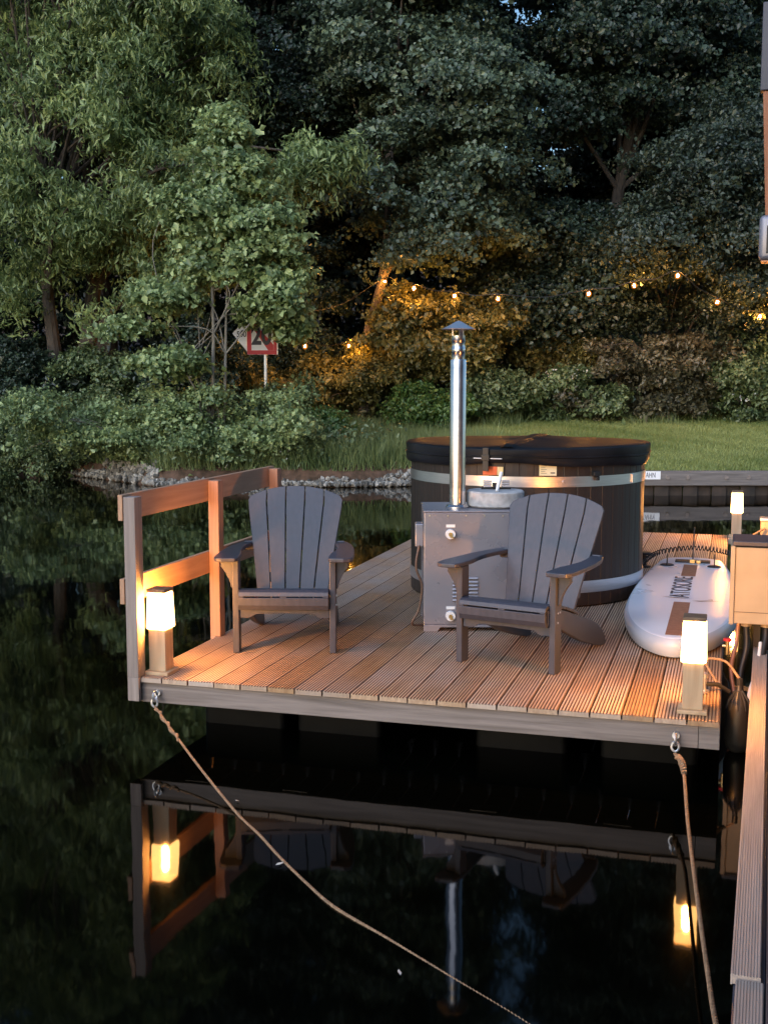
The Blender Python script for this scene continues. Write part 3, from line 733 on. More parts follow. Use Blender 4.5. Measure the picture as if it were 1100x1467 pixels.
strip(0.10, 1.18, 0.054, 'stripe', M['boardpad']); strip(2.28, 2.86, 0.054, 'stripe', M['boardpad'])
text_part('lettering', 'ATOSORE', 0.195, M['ink'], sup, Tm((-0.02, 1.80, topz(1.8) + 0.0005), rz=R(90)), sx=1.02)
mb = MB()
zz = topz(1.3) + 0.0015
mb.add([(-0.16, 1.36, zz), (-0.06, 1.325, zz), (0.06, 1.31, zz), (-0.03, 1.345, zz)], [(0, 1, 2, 3)])
mb.add([(0.06, 1.24, zz), (0.12, 1.225, zz), (0.17, 1.25, zz), (0.25, 1.26, zz), (0.17, 1.27, zz), (0.115, 1.25, zz)], [(0, 1, 2, 3, 4, 5)])
mb.add([(0.16, 1.31, zz), (0.2, 1.29, zz), (0.2, 1.31, zz)], [(0, 1, 2)])
build_each(mb, 'swoosh_mark', M['ink'], sup)
def fin(x, y, h, l, nm):
    z = topz(y)
    mb = MB(); pr = [(y - l / 2, z + 0.006), (y + l / 2, z + 0.006), (y + l * 0.55, z + h * 0.6), (y + l * 0.75, z + h), (y + l * 0.35, z + h * 0.86), (y - l * 0.1, z + h * 0.5)]
    mb.prism(pr, x - 0.004, x + 0.004, 'x'); f = mb.build(nm, M['black'], sup, bevel=0.001)
    mb = MB(); mb.T = Tm((x, y, z - 0.001)); mb.lathe([(0.055, 0.0), (0.055, 0.004), (0.045, 0.009), (0.012, 0.009)], 20); mb.build('fin_box', M['black'], f, smooth=True)
fin(-0.185, 2.80, 0.09, 0.10, 'side_fin'); fin(0.185, 2.80, 0.09, 0.10, 'side_fin'); 
z = topz(3.0)
mb = MB(); mb.prism([(2.98, z + 0.004), (3.16, z + 0.004), (3.2, z + 0.12), (3.27, z + 0.26), (3.20, z + 0.255), (3.08, z + 0.14)], 0.006, 0.014, 'x'); cf = mb.build('centre_fin', M['blackplastic'], sup, bevel=0.001)
mb = MB(); mb.box(-0.13, 0.15, 2.96, 3.06, z - 0.001, z + 0.012); mb.build('fin_box', M['black'], cf, bevel=0.003)
mb = MB(); mb.box(-0.012, 0.03, 2.93, 2.958, z + 0.001, z + 0.03); mb.box(0.04, 0.075, 2.93, 2.955, z + 0.001, z + 0.024); build_each(mb, 'fin_clip', M['brass'], cf, bevel=0.003)
# coiled leash round the tail
pts = []
path = bez([(-0.40, 2.45, 0.10), (-0.36, 2.85, 0.14), (-0.26, 3.2, 0.165), (0.0, 3.42, 0.18), (0.25, 3.30, 0.175), (0.38, 3.05, 0.16)], 60)
for i, p in enumerate(path):
    a = i * 0.9; n_ = Vector((p.x * 1.5, p.y - 2.2, 0)).normalized()
    pts.append(p + n_ * 0.02 * math.cos(a) + Vector((0, 0, 0.02 * math.sin(a) + 0.012)))
mb = MB(); mb.tube(pts, 0.005, 5); tag(mb.build('coil_leash', M['black']), 'black coiled leash lying round the far end of the paddleboard', 'leash')
COL.objects['coil_leash'].location = bo + Vector((0, 0, 0.0)); COL.objects['coil_leash'].rotation_euler.z = DROT

# ------------------------------------------------------------------ mooring bollard behind the tub
q = at_z(922, 812, DZ)
mo = thing('mooring_bollard', 'small black mooring bollard with flat head between tub and paddleboard', 'bollard', q, DROT)
mb = MB(); mb.lathe([(0.06, 0.001), (0.06, 0.012), (0.022, 0.02), (0.022, 0.105)], 20); mb.build('stem', M['blackplastic'], mo, smooth=True)
mb = MB(); mb.lathe([(0.022, 0.105), (0.062, 0.112), (0.065, 0.124), (0.055, 0.134)], 24); mb.build('head', M['blackplastic'], mo, smooth=True)
mb = MB(); mb.box(-0.12, -0.05, 0.03, 0.13, 0.001, 0.12); mb.build('cleat', M['black'], mo, bevel=0.015)

# ------------------------------------------------------------------ houseboat side at the right
HB_TH = math.atan((1106 - 550) / FPX / 1.0 * math.cos(PITCH) ** 0)  # heading of its side
HB_TH = R(18.0)
p0 = at_z(1047, 1395, DZ)
hb_loc = Vector((p0.x, p0.y, 0))
hbr = -HB_TH
hb = thing('houseboat', 'dark navy houseboat wall with ribbed ledge at the right edge', 'houseboat', hb_loc, hbr)
def ribbed(mb, x0, x1, y0, y1, zt, th, nr):
    rp = (x1 - x0) / nr; top = []
    for k in range(nr):
        a = x0 + k * rp
        top += [(a + rp * 0.10, zt), (a + rp * 0.62, zt), (a + rp * 0.72, zt - 0.003), (a + rp * 0.98, zt - 0.003)]
    mb.prism([(x0, zt - th), (x1, zt - th), (x1, zt - 0.003)] + top[::-1][2:] + [(x0, zt - 0.003)], y0, y1, 'y')
mb = MB(); ribbed(mb, 0.004, 0.078, 0.0, 4.35, DZ, 0.028, 9); mb.box(-0.002, 0.0035, 0, 4.35, DZ - 0.03, DZ + 0.002); mb.build('ledge_board', M['ledge'], hb)
mb = MB(); ribbed(mb, 0.012, 0.086, -1.2, -0.012, DZ - 0.008, 0.028, 9); mb.build('ledge_board', M['ledge'], hb)
mb = MB(); mb.box(0.006, 0.09, -1.2, 4.3, -0.25, DZ - 0.032); mb.build('hull', M['navy'], hb)
mb = MB(); mb.box(0.092, 0.30, -1.2, 4.1, DZ - 0.03, 3.52); mb.build('side_wall', M['navy'], hb)
mb = MB(); mb.box(-0.055, 0.30, 2.98, 3.06, 3.335, 3.75); mb.build('roof_fascia', M['navy'], hb, bevel=0.004)
mb = MB(); mb.prism([(-0.042, 3.334), (-0.005, 2.62), (0.0915, 2.62), (0.0915, 3.334)], 2.99, 3.04, 'y'); mb.build('lit_wood_trim', M['warmlitwood'], hb, bevel=0.003)
wl = thing('wall_lamp', 'unlit grey rectangular lamp on the houseboat wall below the roof fascia', 'lamp', hb_loc, hbr)
mb = MB(); mb.box(-0.015, 0.09, 1.40, 1.50, 2.375, 2.54); mb.build('housing', M['lampgrey'], wl, bevel=0.018, smooth=True, segs=3)
mb = MB(); mb.box(0.012, 0.07, 1.396, 1.3995, 2.40, 2.50); mb.build('front_panel', M['black'], wl)
mb = MB(); mb.box(-0.005, 0.085, 1.405, 1.495, 2.3705, 2.3745); mb.build('underside_reflection', M['copper'], wl)  # warm reflection under the housing, put in as a copper coloured plate

# grey-beige utility cabinet standing on a bracket at the houseboat corner
cb = thing('utility_cabinet', 'beige utility cabinet with dark lid above hoses at the right edge', 'cabinet', at_y(1050, 893, 7.0), DROT)
cz = 0.0
mb = MB(); mb.box(0.0, 0.55, 0.0, 0.30, 0.0, 0.462); body = mb.build('body', M['cabinet'], cb, bevel=0.004)
mb = MB(); mb.box(-0.028, -0.002, -0.012, 0.30, -0.005, 0.47); mb.build('side_flange', M['cabinet'], cb, bevel=0.003)
mb = MB(); mb.box(0.001, 0.549, -0.0035, -0.0005, 0.07, 0.073); mb.build('seam', M['ink'], body)
mb = MB(); mb.box(-0.02, 0.58, -0.012, 0.33, 0.471, 0.50); mb.build('lid', M['navy'], cb, bevel=0.005)
mb = MB(); mb.tube([(0.075, 0.1, -0.001), (0.075, 0.1, -0.03)], 0.032, 16); mb.tube([(0.19, 0.1, -0.001), (0.19, 0.1, -0.03)], 0.032, 16); build_each(mb, 'gland', M['cabinet'], cb, smooth=True)
mb = MB(); mb.box(0.12, 0.16, 0.2, 0.24, -0.45, -0.001); mb.box(0.0, 0.3, 0.16, 0.28, -0.46, -0.451); mb.build('support_post', M['black'], cb)
cw = cb.matrix_basis
def cbw(x, y, z): return tuple(at_y(1050, 893, 7.0) + U * x + VV * y + Vector((0, 0, z)))
hoses = [((0.075, 0.1), [(0.075, 0.1, -0.031), (0.08, 0.08, -0.16), (0.05, 0.02, -0.32), (0.06, -0.1, -0.46)], 0.018, 'black'),
         ((0.11, 0.1), [(0.19, 0.1, -0.031), (0.185, 0.06, -0.12), (0.15, -0.06, -0.28), (0.13, -0.2, -0.46)], 0.021, 'black'),
         ((0.0, 0.0), [(0.03, 0.12, -0.02), (0.02, 0.1, -0.14), (-0.005, 0.0, -0.28), (0.02, -0.12, -0.42)], 0.013, 'copper'),
         ((0.0, 0.0), [(0.16, 0.05, -0.12), (0.14, -0.1, -0.25), (0.10, -0.2, -0.38), (0.12, -0.3, -0.48)], 0.011, 'whiteplastic')]
for i, (c, pts, r, m) in enumerate(hoses):
    mb = MB(); mb.tube(bez([cbw(*q) for q in pts], 8), r, 10)
    tag(mb.build('hose', M[m], None, smooth=True), ['thick black hose hanging straight below the left half of the cabinet', 'thicker black hose leading from the cabinet towards the ledge',
        'copper coloured hose with a red valve beside the deck edge', 'thin white hose bending down to the houseboat ledge'][i], 'hose')
vv = thing('tap_valve', 'small red handled tap on the copper hose under the cabinet', 'tap', cbw(-0.03, -0.05, -0.10), DROT)
mb = MB(); mb.tube([(0, 0, 0), (0, 0, -0.08)], 0.014, 10); mb.tube([(-0.03, 0, -0.03), (0.03, 0, -0.03)], 0.01, 8); mb.build('valve_body', M['brass'], vv, smooth=True)
mb = MB(); mb.lathe([(0.008, 0.0), (0.026, 0.003), (0.026, 0.016), (0.006, 0.02)], 12); mb.build('handwheel', M['signred'], vv, smooth=True)
# tap fitting on the deck edge and the line that leaves it
tf = thing('deck_tap', 'small dark metal fitting standing on the deck edge behind the near right lamp', 'fitting', D(3.02, 0.52, 0.0), DROT)
mb = MB(); mb.lathe([(0.03, 0.001), (0.03, 0.012), (0.014, 0.016), (0.014, 0.075), (0.022, 0.08), (0.022, 0.10), (0.008, 0.11)], 14); mb.build('spindle', M['zinc'], tf, smooth=True)
mb = MB(); mb.tube([(0, 0, 0.045), (0.07, 0.03, 0.04), (0.13, 0.05, 0.0)], 0.012, 8); mb.build('elbow', M['black'], tf, smooth=True)
# fender hanging between deck and houseboat
fp = at_y(1058, 985, 6.25)
fd = thing('boat_fender', 'black inflatable fender hanging between deck and houseboat ledge', 'fender', fp)
mb = MB(); mb.lathe([(0.012, 0.02), (0.018, -0.02), (0.05, -0.07), (0.066, -0.11), (0.07, -0.16), (0.07, -0.29), (0.058, -0.335), (0.025, -0.36), (0.004, -0.365)][::-1], 28)
mb.build('body', M['blackplastic'], fd, smooth=True)
mb = MB()
for k in range(10):
    a = 2 * math.pi * k / 10
    mb.tube([(0.017 * math.cos(a), 0.017 * math.sin(a), -0.015), (0.053 * math.cos(a), 0.053 * math.sin(a), -0.07), (0.068 * math.cos(a), 0.068 * math.sin(a), -0.115)], [0.004, 0.006, 0.003], 5)
mb.tube([(0, 0, 0.015), (0, 0, 0.05)], 0.016, 10); mb.build('neck', M['blackplastic'], fd, smooth=True)
mb = MB(); mb.tube(bez([(0, 0, 0.05), (-0.05, 0.1, 0.12), (-0.13, 0.2, 0.1), tuple(D(3.09, 0.75, -0.01) - fp)], 8), 0.007, 6); mb.build('lanyard', M['rope'], fd)
# pale post and mooring line beyond the far lamp
lp = at_y(1090, 775, 12.6)
po = thing('mooring_post', 'pale wooden post with line behind the cabinet at the right edge', 'post', (lp.x + 0.08, lp.y, 0), DROT)
mb = MB(); mb.box(-0.09, 0.09, -0.09, 0.09, -0.8, lp.z + 0.22); mb.build('shaft', M['pine'], po, bevel=0.006)
mb = MB(); mb.box(-0.1, 0.1, -0.1, 0.1, lp.z + 0.222, lp.z + 0.25); mb.build('cap', M['zinc'], po, bevel=0.004)
a = D(3.20, 7.02, -0.02)
mb = MB(); mb.tube(bez([a, (a + Vector((lp.x, lp.y, lp.z + 0.12))) / 2 - Vector((0, 0, 0.03)), (lp.x + 0.0, lp.y - 0.1, lp.z + 0.15)], 8), 0.012, 6)
tag(mb.build('mooring_line', M['rope']), 'short taut line from the far lamp to the pale mooring post', 'rope')

# ------------------------------------------------------------------ mooring ropes
def rope(pts, r, n=14):
    P = bez(pts, 40); mb = MB(); dist = [0.0]
    for a_, b_ in zip(P, P[1:]): dist.append(dist[-1] + (b_ - a_).length)
    m_ = int(dist[-1] / 0.009); Q = []; k = 0
    for i in range(m_ + 1):
        d_ = dist[-1] * i / m_
        while k < len(P) - 2 and dist[k + 1] < d_: k += 1
        f = (d_ - dist[k]) / max(1e-6, dist[k + 1] - dist[k]); Q.append(P[k].lerp(P[k + 1], f))
    for st_ in range(3):
        out = []
        for i, p in enumerate(Q):
            t = (Q[min(i + 1, m_)] - Q[max(i - 1, 0)]).normalized()
            u_ = t.cross(Vector((0.3, 0.2, 1))).normalized(); b_ = t.cross(u_)
            a = 2 * math.pi * (st_ / 3 + i * 0.009 / (r * 7.5))
            out.append(p + (u_ * math.cos(a) + b_ * math.sin(a)) * r * 0.5)
        mb.tube(out, r * 0.56, 6)
    return mb
e1 = D(0.125, -0.05, -0.15)
wz = 0.004
P1 = [e1, e1 + (at_z(345, 1170, (WZ + wz)) - e1) * 0.5 + Vector((0, 0, -0.018)), at_z(338, 1163, WZ + 0.008), at_z(372, 1196, (WZ + wz)), at_z(402, 1229, (WZ + wz) - 0.002), at_z(440, 1266, (WZ + wz) - 0.003), at_z(480, 1300, (WZ + wz)), at_z(552, 1343, WZ + -0.001), at_z(650, 1403, WZ + -0.004), at_z(755, 1467, WZ + -0.005), at_z(860, 1540, WZ + -0.005)]
mb = rope(P1, 0.0066)
r1 = tag(mb.build('mooring_rope', M['rope'], smooth=True), 'long tan mooring rope from the left eye bolt running down across the water', 'rope', 'mooring ropes at the front of the deck')
mb = MB(); 
sp = bez(P1[:3], 40)
def wrap(path, r, rr_, turns):
    out = []
    for i, p in enumerate(path):
        t = (path[min(i + 1, len(path) - 1)] - path[max(i - 1, 0)]).normalized(); u_ = t.orthogonal().normalized(); b_ = t.cross(u_)
        a = 2 * math.pi * turns * i / len(path)
        out.append(p + (u_ * math.cos(a) + b_ * math.sin(a)) * r)
    mb = MB(); mb.tube(out, rr_, 5); return mb
e2 = D(2.905, -0.05, -0.165)
P2 = [e2, at_y(978, 1100, 5.35), at_y(985, 1180, 4.88), at_y(1000, 1300, 4.05), at_y(1012, 1385, 3.6), at_y(1025, 1467, 3.2), at_y(1050, 1560, 2.8)]
mb = rope(P2, 0.0082)
r2_ = tag(mb.build('mooring_rope', M['rope'], smooth=True), 'short tan mooring rope from the right eye bolt hanging over the water', 'rope', 'mooring ropes at the front of the deck')
path = bez(P2[:3], 60)
wrap(path[16:70], 0.0125, 0.006, 13).build('splice', M['rope'], r2_, smooth=True)
path = bez(P1[:3], 60)
wrap(path[2:40], 0.009, 0.0065, 3).build('splice', M['rope'], r1, smooth=True)

# ------------------------------------------------------------------ timber quay on the far bank
qy = 20.25
qw = thing('quay_wall', 'low timber edged quay wall along the lawn on the far bank', 'quay wall', (0, 0, 0))
mb = MB(); x = 2.4
while x < 16:
    x1 = x + random.uniform(3.2, 4.2); mb.box(x, x1 - 0.012, qy - 0.16, qy + 0.08, 0.115 + random.uniform(-.008, .008), 0.345 + random.uniform(-.008, .008)); x = x1
mb.build('beam', M['quay'], qw, bevel=0.012)
mb = MB(); x = 2.4; k = 0
while x < 16:
    mb.box(x, x + 0.24, qy - (0.10 if k % 2 else 0.04), qy - (0.08 if k % 2 else 0.02), -0.9, 0.12); x += 0.245; k += 1
mb.build('sheet_piling', M['sheet'], qw)
mb = MB()
for px in (956, 985, 1040, 1072):
    p = at_y(px, 684, qy - 0.17); mb.tube([(p.x, qy - 0.1605, p.z), (p.x, qy - 0.18, p.z)], 0.035, 10)
build_each(mb, 'bolt_plate', M['fascia'], qw)
p = at_y(931, 681, qy - 0.17)
sg = thing('plate_sign', 'small white name plate with dark lettering on the quay beam', 'sign', (p.x, qy - 0.164, p.z))
mb = MB(); mb.box(-0.175, 0.175, -0.008, 0.0, -0.07, 0.07); mb.build('plate', M['signwhite'], sg, bevel=0.003)
text_part('lettering', 'STAHN', 0.125, M['ink'], sg, Tm((-0.035, -0.0095, 0), rx=math.pi / 2), sx=0.62)

# ------------------------------------------------------------------ speed limit sign
sy = 23.9; p = at_y(376, 478, sy)
sn = thing('speed_sign', 'white waterway sign with red border and pointed distance plate on a post', 'sign', (p.x, sy, 0))
z0 = at_y(376, 508, sy).z; z1 = at_y(376, 450, sy).z; xl = at_y(354, 478, sy).x - p.x; xr = at_y(398, 478, sy).x - p.x
mb = MB(); mb.tube([(0.05, 0.06, 0.2), (0.05, 0.06, z1 + 0.35)], 0.035, 12); mb.build('post', M['zinc'], sn, smooth=True)
mb = MB(); mb.box(xl, xr, 0.0, 0.02, z0, z1); pan = mb.build('panel', M['signwhite'], sn)
mb = MB(); bwid = 0.085; e = 0.0035
mb.box(xl + .003, xr - .02, -e, -0.0005, z0 + .003, z0 + bwid); mb.box(xl + .003, xr - .02, -e, -0.0005, z1 - bwid, z1 - .003)
mb.box(xl + .003, xl + bwid, -e, -0.0005, z0 + bwid + .001, z1 - bwid - .001); mb.box(xr - bwid, xr - .02, -e, -0.0005, z0 + bwid + .001, z1 - bwid - .001)
q_ = xr - bwid - .001; r_0 = z0 + bwid + .001
mb.prism([(q_ - 0.001, r_0 + 0.0005), (q_ - 0.001, r_0 + 0.11), (q_ - 0.36, r_0 + 0.52), (q_ - 0.42, r_0 + 0.46), (q_ - 0.11, r_0 + 0.0005)][::-1], -0.0022, -0.0005, 'y')
mb.build('red_border', M['signred'], pan)
zc = (z0 + z1) / 2
text_part('numeral', '20', 0.50, M['ink'], pan, Tm(((xl + xr) / 2 - 0.02, -0.0045, zc - 0.04), rx=math.pi / 2), sx=0.8, extrude=0.0015, bold=0.016)
mb = MB(); xt = at_y(333, 478, sy).x - p.x
mb.prism([(xt, zc + 0.02), (xl - 0.004, z0 + 0.06), (xl - 0.004, z1 - 0.1)], 0.0, 0.02, 'y'); arr = mb.build('distance_plate', M['signwhite'], sn)
text_part('numeral', '500', 0.155, M['ink'], arr, Tm((xl - 0.11, -0.001, zc + 0.0), rx=math.pi / 2), sx=0.85, bold=0.003)

# ------------------------------------------------------------------ foliage
def build_leaves(name, C, N_, L, Wd, droop, material, tint, parent, rng, fold=0.25):
    """C centres, N_ normals, L lengths, Wd widths: one small pointed leaf face (two triangles folded at the rib) each"""
    n = len(C)
    rnd = rng.normal(size=(n, 3)); rnd[:, 2] -= droop
    ax = rnd - N_ * (rnd * N_).sum(1, keepdims=True); ax /= np.linalg.norm(ax, axis=1, keepdims=True) + 1e-9
    bx = np.cross(N_, ax)
    L = L[:, None]; Wd = Wd[:, None]
    v = np.empty((n, 4, 3))
    v[:, 0] = C - ax * L * 0.5; v[:, 1] = C + bx * Wd * 0.5 - ax * L * 0.06 + N_ * Wd * fold
    v[:, 2] = C + ax * L * 0.5 - N_ * L * 0.12; v[:, 3] = C - bx * Wd * 0.5 - ax * L * 0.06 + N_ * Wd * fold
    me = bpy.data.meshes.new(name); me.vertices.add(n * 4); me.vertices.foreach_set('co', v.ravel())
    tri = np.array([[0, 1, 2], [0, 2, 3]]); idx = (np.arange(n)[:, None, None] * 4 + tri[None]).reshape(-1)
    me.loops.add(n * 6); me.loops.foreach_set('vertex_index', idx.astype(np.int32))
    me.polygons.add(n * 2); me.polygons.foreach_set('loop_start', np.arange(0, n * 6, 3, dtype=np.int32))
    me.update(calc_edges=True)
    a = me.attributes.new('tint', 'FLOAT', 'POINT'); a.data.foreach_set('value', np.repeat(np.clip(tint, 0, 1), 4).astype(np.float32))
    me.materials.append(material)
    ob = bpy.data.objects.new(name, me); COL.objects.link(ob)
    if parent: ob.parent = parent
    return ob
def unit(a): return a / (np.linalg.norm(a, axis=1, keepdims=True) + 1e-9)
def crown_pts(rng, ells, nb, per, rb, flat, droop, sub=14, spread=0.13, shell=0.4, outw=0.6, upw=0.7, rnd=0.7):
    wts = np.array([e[6] if len(e) > 6 else e[3] * e[4] * e[5] for e in ells], float); wts /= wts.sum()
    E_ = np.array([e[:6] for e in ells], float)
    ei = rng.choice(len(ells), nb, p=wts)
    d = unit(rng.normal(size=(nb, 3)))
    rad = (shell + (1 - shell) * rng.random(nb)) ** 0.7
    cen = E_[ei, :3]; rr_ = E_[ei, 3:6]
    bc = cen + d * rr_ * rad[:, None]
    ow = unit(d / rr_)
    brad = rb * (0.65 + 0.7 * rng.random(nb))
    btint = rng.normal(0.5, 0.16, nb)
    m = max(1, per // sub)
    # twigs of each bough
    bi = np.repeat(np.arange(nb), m)
    dd = unit(rng.normal(size=(nb * m, 3))); dd[:, 2] = np.abs(dd[:, 2]) * 0.9 - 0.25
    q = rng.random(nb * m) ** 0.5
    off = dd * q[:, None] * brad[bi][:, None]
    h2 = off[:, 0] ** 2 + off[:, 1] ** 2
    off[:, 2] = off[:, 2] * flat - droop * h2 / brad[bi]
    tw = bc[bi] + off
    li = np.repeat(np.arange(nb * m), sub)
    n = len(li)
    C = tw[li] + rng.normal(size=(n, 3)) * np.array([spread, spread, spread * 0.7])
    b2 = bi[li]
    out = unit(off + 1e-6)[li] * 0.5 + ow[b2] * outw
    N_ = unit(out + np.array([0, 0, upw]) + rng.normal(size=(n, 3)) * rnd)
    tint = btint[b2] - 0.08 + rng.normal(0, 0.27, n) + rng.normal(0, 0.14, nb * m)[li]
    return C, N_, tint, bc, brad
def limbs(mb, rng, base, topz_, r0, lean, targets, nl, wob=0.15):
    """tapered trunk with limbs to some of the boughs"""
    k = 9; pts, rs = [], []
    for i in range(k):
        t = i / (k - 1)
        pts.append(Vector((base[0] + lean[0] * t + rng.normal(0, wob * min(1, r0 * 3.2)) * (0 < i), base[1] + lean[1] * t + rng.normal(0, wob * min(1, r0 * 3.2)) * (0 < i), base[2] + (topz_ - base[2]) * t)))
        rs.append(r0 * (1 - 0.8 * t) * (1.25 if i == 0 else 1))
    mb.tube(pts, rs, 9)
    targets = targets[targets[:, 2] > 0.42 * topz_] if topz_ > 6.6 and len(targets) else targets
    if len(targets):
        for j in rng.choice(len(targets), min(nl, len(targets)), replace=False):
            T = Vector(targets[j]); c = [i for i, p in enumerate(pts[1:-1], 1) if p.z < T.z - 0.2]
            i = c[-1] if c else 1
            if len(c) > 2: i = int(rng.choice(c[len(c) // 2:]))
            S = pts[i]; mid = (S + T) / 2 + Vector((rng.normal(0, .2), rng.normal(0, .2), 0.15 * (T - S).length))
            path = bez([S, mid, T], 5); mb.tube(path, [max(0.006, rs[i] * 0.45 * (1 - q / len(path)) + 0.006) for q in range(len(path))], 6)
SPEC = {  # nb per rb flat droop leaf length, width ratio, leaf droop
    'maple': dict(rb=0.95, flat=0.36, droop=0.4, L=0.10, wr=0.85, ld=0.5, upw=0.7),
    'oak': dict(rb=0.8, flat=0.5, droop=0.25, L=0.10, wr=0.7, ld=0.3, upw=0.7),
    'willow': dict(rb=0.62, flat=0.9, droop=0.9, L=0.15, wr=0.30, ld=1.6, upw=0.35),
    'alder': dict(rb=0.38, flat=0.5, droop=0.2, L=0.105, wr=0.72, ld=0.2, upw=0.6),
    'haw': dict(rb=0.6, flat=0.4, droop=0.3, L=0.09, wr=0.65, ld=0.3, upw=0.6),
    'shrub': dict(rb=0.34, flat=0.7, droop=0.2, L=0.10, wr=0.6, ld=0.3, upw=0.5),
}
def tree(name, label, cat, base, ells, sp, leafm, nb, per, seed, trunk=None, bark='bark', nl=14, group=None, lscale=1.0, trunks=None, crown='crown', shell=0.4, rbs=1.0):
    rng = np.random.default_rng(seed); s = SPEC[sp]
    bx, by = base; bz = ground_z(bx, by) - 0.05
    t = thing(name, label, cat, (bx, by, bz), 0, group)
    C, N_, tint, bc, br = crown_pts(rng, ells, nb, per, s['rb'] * rbs, s['flat'], s['droop'], upw=s['upw'], spread=0.13 * (1 if sp not in ('shrub', 'alder') else 0.75), shell=shell)
    ok = C[:, 2] > 0.03; C, N_, tint = C[ok], N_[ok], tint[ok]
    L = s['L'] * lscale * np.clip(np.exp(rng.normal(-0.05, 0.33, len(C))), 0.45, 1.9)
    build_leaves(crown, C, N_, L, L * s['wr'], s['ld'], M[leafm], tint, t, rng)
    mb = MB()
    for (tx, ty, tz, r0, lx_, ly_) in (trunks or []): limbs(mb, rng, (tx, ty, 0), tz, r0, (lx_, ly_), bc, nl)
    if trunks: mb.build('trunk' if crown == 'crown' else 'stem', M[bark], t, smooth=True)
    return t
def rel(px, py, y, base):       # photo point at depth y -> tree-local
    p = at_y(px, py, y); return (p.x - base[0], p.y - base[1], p.z - ground_z(*base))
def gx(px, y): return (px - 550) / FPX * y

# far wood: two kinds of tall tree, repeated
GB = 'tall trees of the wood behind'
def far_ells(k):
    return [(0, 0, 11.5, 3.1, 2.6, 5.6), (1.2, 0.3, 8.0, 2.6, 2.2, 3.2), (-1.2, -0.3, 6.2, 2.4, 2.0, 2.6), (0.4 * k, 0, 3.6, 2.4, 1.9, 2.2)]
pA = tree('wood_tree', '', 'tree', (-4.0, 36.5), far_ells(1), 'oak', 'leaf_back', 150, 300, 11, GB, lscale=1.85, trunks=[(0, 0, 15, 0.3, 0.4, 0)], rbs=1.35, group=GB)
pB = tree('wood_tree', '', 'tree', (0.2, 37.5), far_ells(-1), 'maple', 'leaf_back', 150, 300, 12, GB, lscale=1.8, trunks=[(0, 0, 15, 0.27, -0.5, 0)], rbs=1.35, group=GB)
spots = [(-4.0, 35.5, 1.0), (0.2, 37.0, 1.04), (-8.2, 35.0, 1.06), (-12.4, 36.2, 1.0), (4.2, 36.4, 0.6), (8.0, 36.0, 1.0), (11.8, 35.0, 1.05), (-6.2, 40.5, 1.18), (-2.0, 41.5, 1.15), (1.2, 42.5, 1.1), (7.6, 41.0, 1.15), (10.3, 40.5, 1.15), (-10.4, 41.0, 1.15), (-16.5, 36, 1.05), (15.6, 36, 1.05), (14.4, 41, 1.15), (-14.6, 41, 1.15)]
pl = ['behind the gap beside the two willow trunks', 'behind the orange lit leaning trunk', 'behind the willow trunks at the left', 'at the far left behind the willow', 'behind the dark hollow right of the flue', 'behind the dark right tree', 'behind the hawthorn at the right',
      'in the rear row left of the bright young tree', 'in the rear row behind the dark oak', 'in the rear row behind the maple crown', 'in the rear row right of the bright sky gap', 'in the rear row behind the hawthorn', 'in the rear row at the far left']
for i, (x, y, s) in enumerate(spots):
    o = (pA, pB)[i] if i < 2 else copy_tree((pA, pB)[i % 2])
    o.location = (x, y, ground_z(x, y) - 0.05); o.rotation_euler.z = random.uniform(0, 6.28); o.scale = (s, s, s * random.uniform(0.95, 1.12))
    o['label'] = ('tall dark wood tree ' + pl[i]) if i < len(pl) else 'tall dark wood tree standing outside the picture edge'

# willow at the left with two trunks
b = (gx(95, 27.0), 27.0)
E_ = [rel(120, 190, 26.6, b) + (2.5, 2.2, 3.0), rel(215, 60, 26.8, b) + (2.3, 2.0, 2.6), rel(30, 330, 26.2, b) + (1.9, 1.6, 2.2), rel(250, 300, 26.0, b) + (1.5, 1.3, 1.9), rel(120, -80, 27, b) + (3, 2.4, 2.6), rel(400, 240, 25.6, b) + (1.0, 0.5, 0.45, 1.6), rel(470, 225, 25.6, b) + (0.7, 0.4, 0.35, 1.2), rel(150, 370, 26, b) + (1.7, 1.2, 1.3)]
tree('willow_tree', 'large pale green drooping willow with two grey trunks at the left bank', 'tree', b, E_, 'willow', 'leaf_willow', 400, 230, 21,
     trunks=[(-0.2, 0, 8.5, 0.19, -0.3, 0.2), (0.35, 0.4, 9.5, 0.24, 0.4, 0.3)], nl=46)
b = (gx(-150, 27.5), 27.5)
tree('willow_tree', 'drooping willow leaning in at the upper left edge', 'tree', b, [(0, 0, 6.5, 2.6, 2.2, 4), (0.6, 0, 11, 2.6, 2.2, 3.5), (0.8, -0.4, 3.2, 1.6, 1.4, 1.8)], 'willow', 'leaf_willow', 260, 180, 22,
     trunks=[(0, 0, 10, 0.25, 0.3, 0)], nl=24)
# dark oak behind the young tree
b = (gx(395, 30.0), 30.0)
E_ = [rel(390, 60, 29.6, b) + (2.3, 2.0, 3.0), rel(330, 240, 29.5, b) + (1.9, 1.5, 1.8), rel(470, 170, 30, b) + (1.3, 1.5, 1.6), rel(400, -170, 30, b) + (2.8, 2.4, 3.0), rel(420, 400, 29.6, b) + (1.6, 1.2, 1.2)]
tree('oak_tree', 'dark blue green oak behind the bright young tree', 'tree', b, E_, 'oak', 'leaf_dark', 230, 430, 23, trunks=[(0, 0, 11, 0.22, -0.3, 0.3)], nl=18)
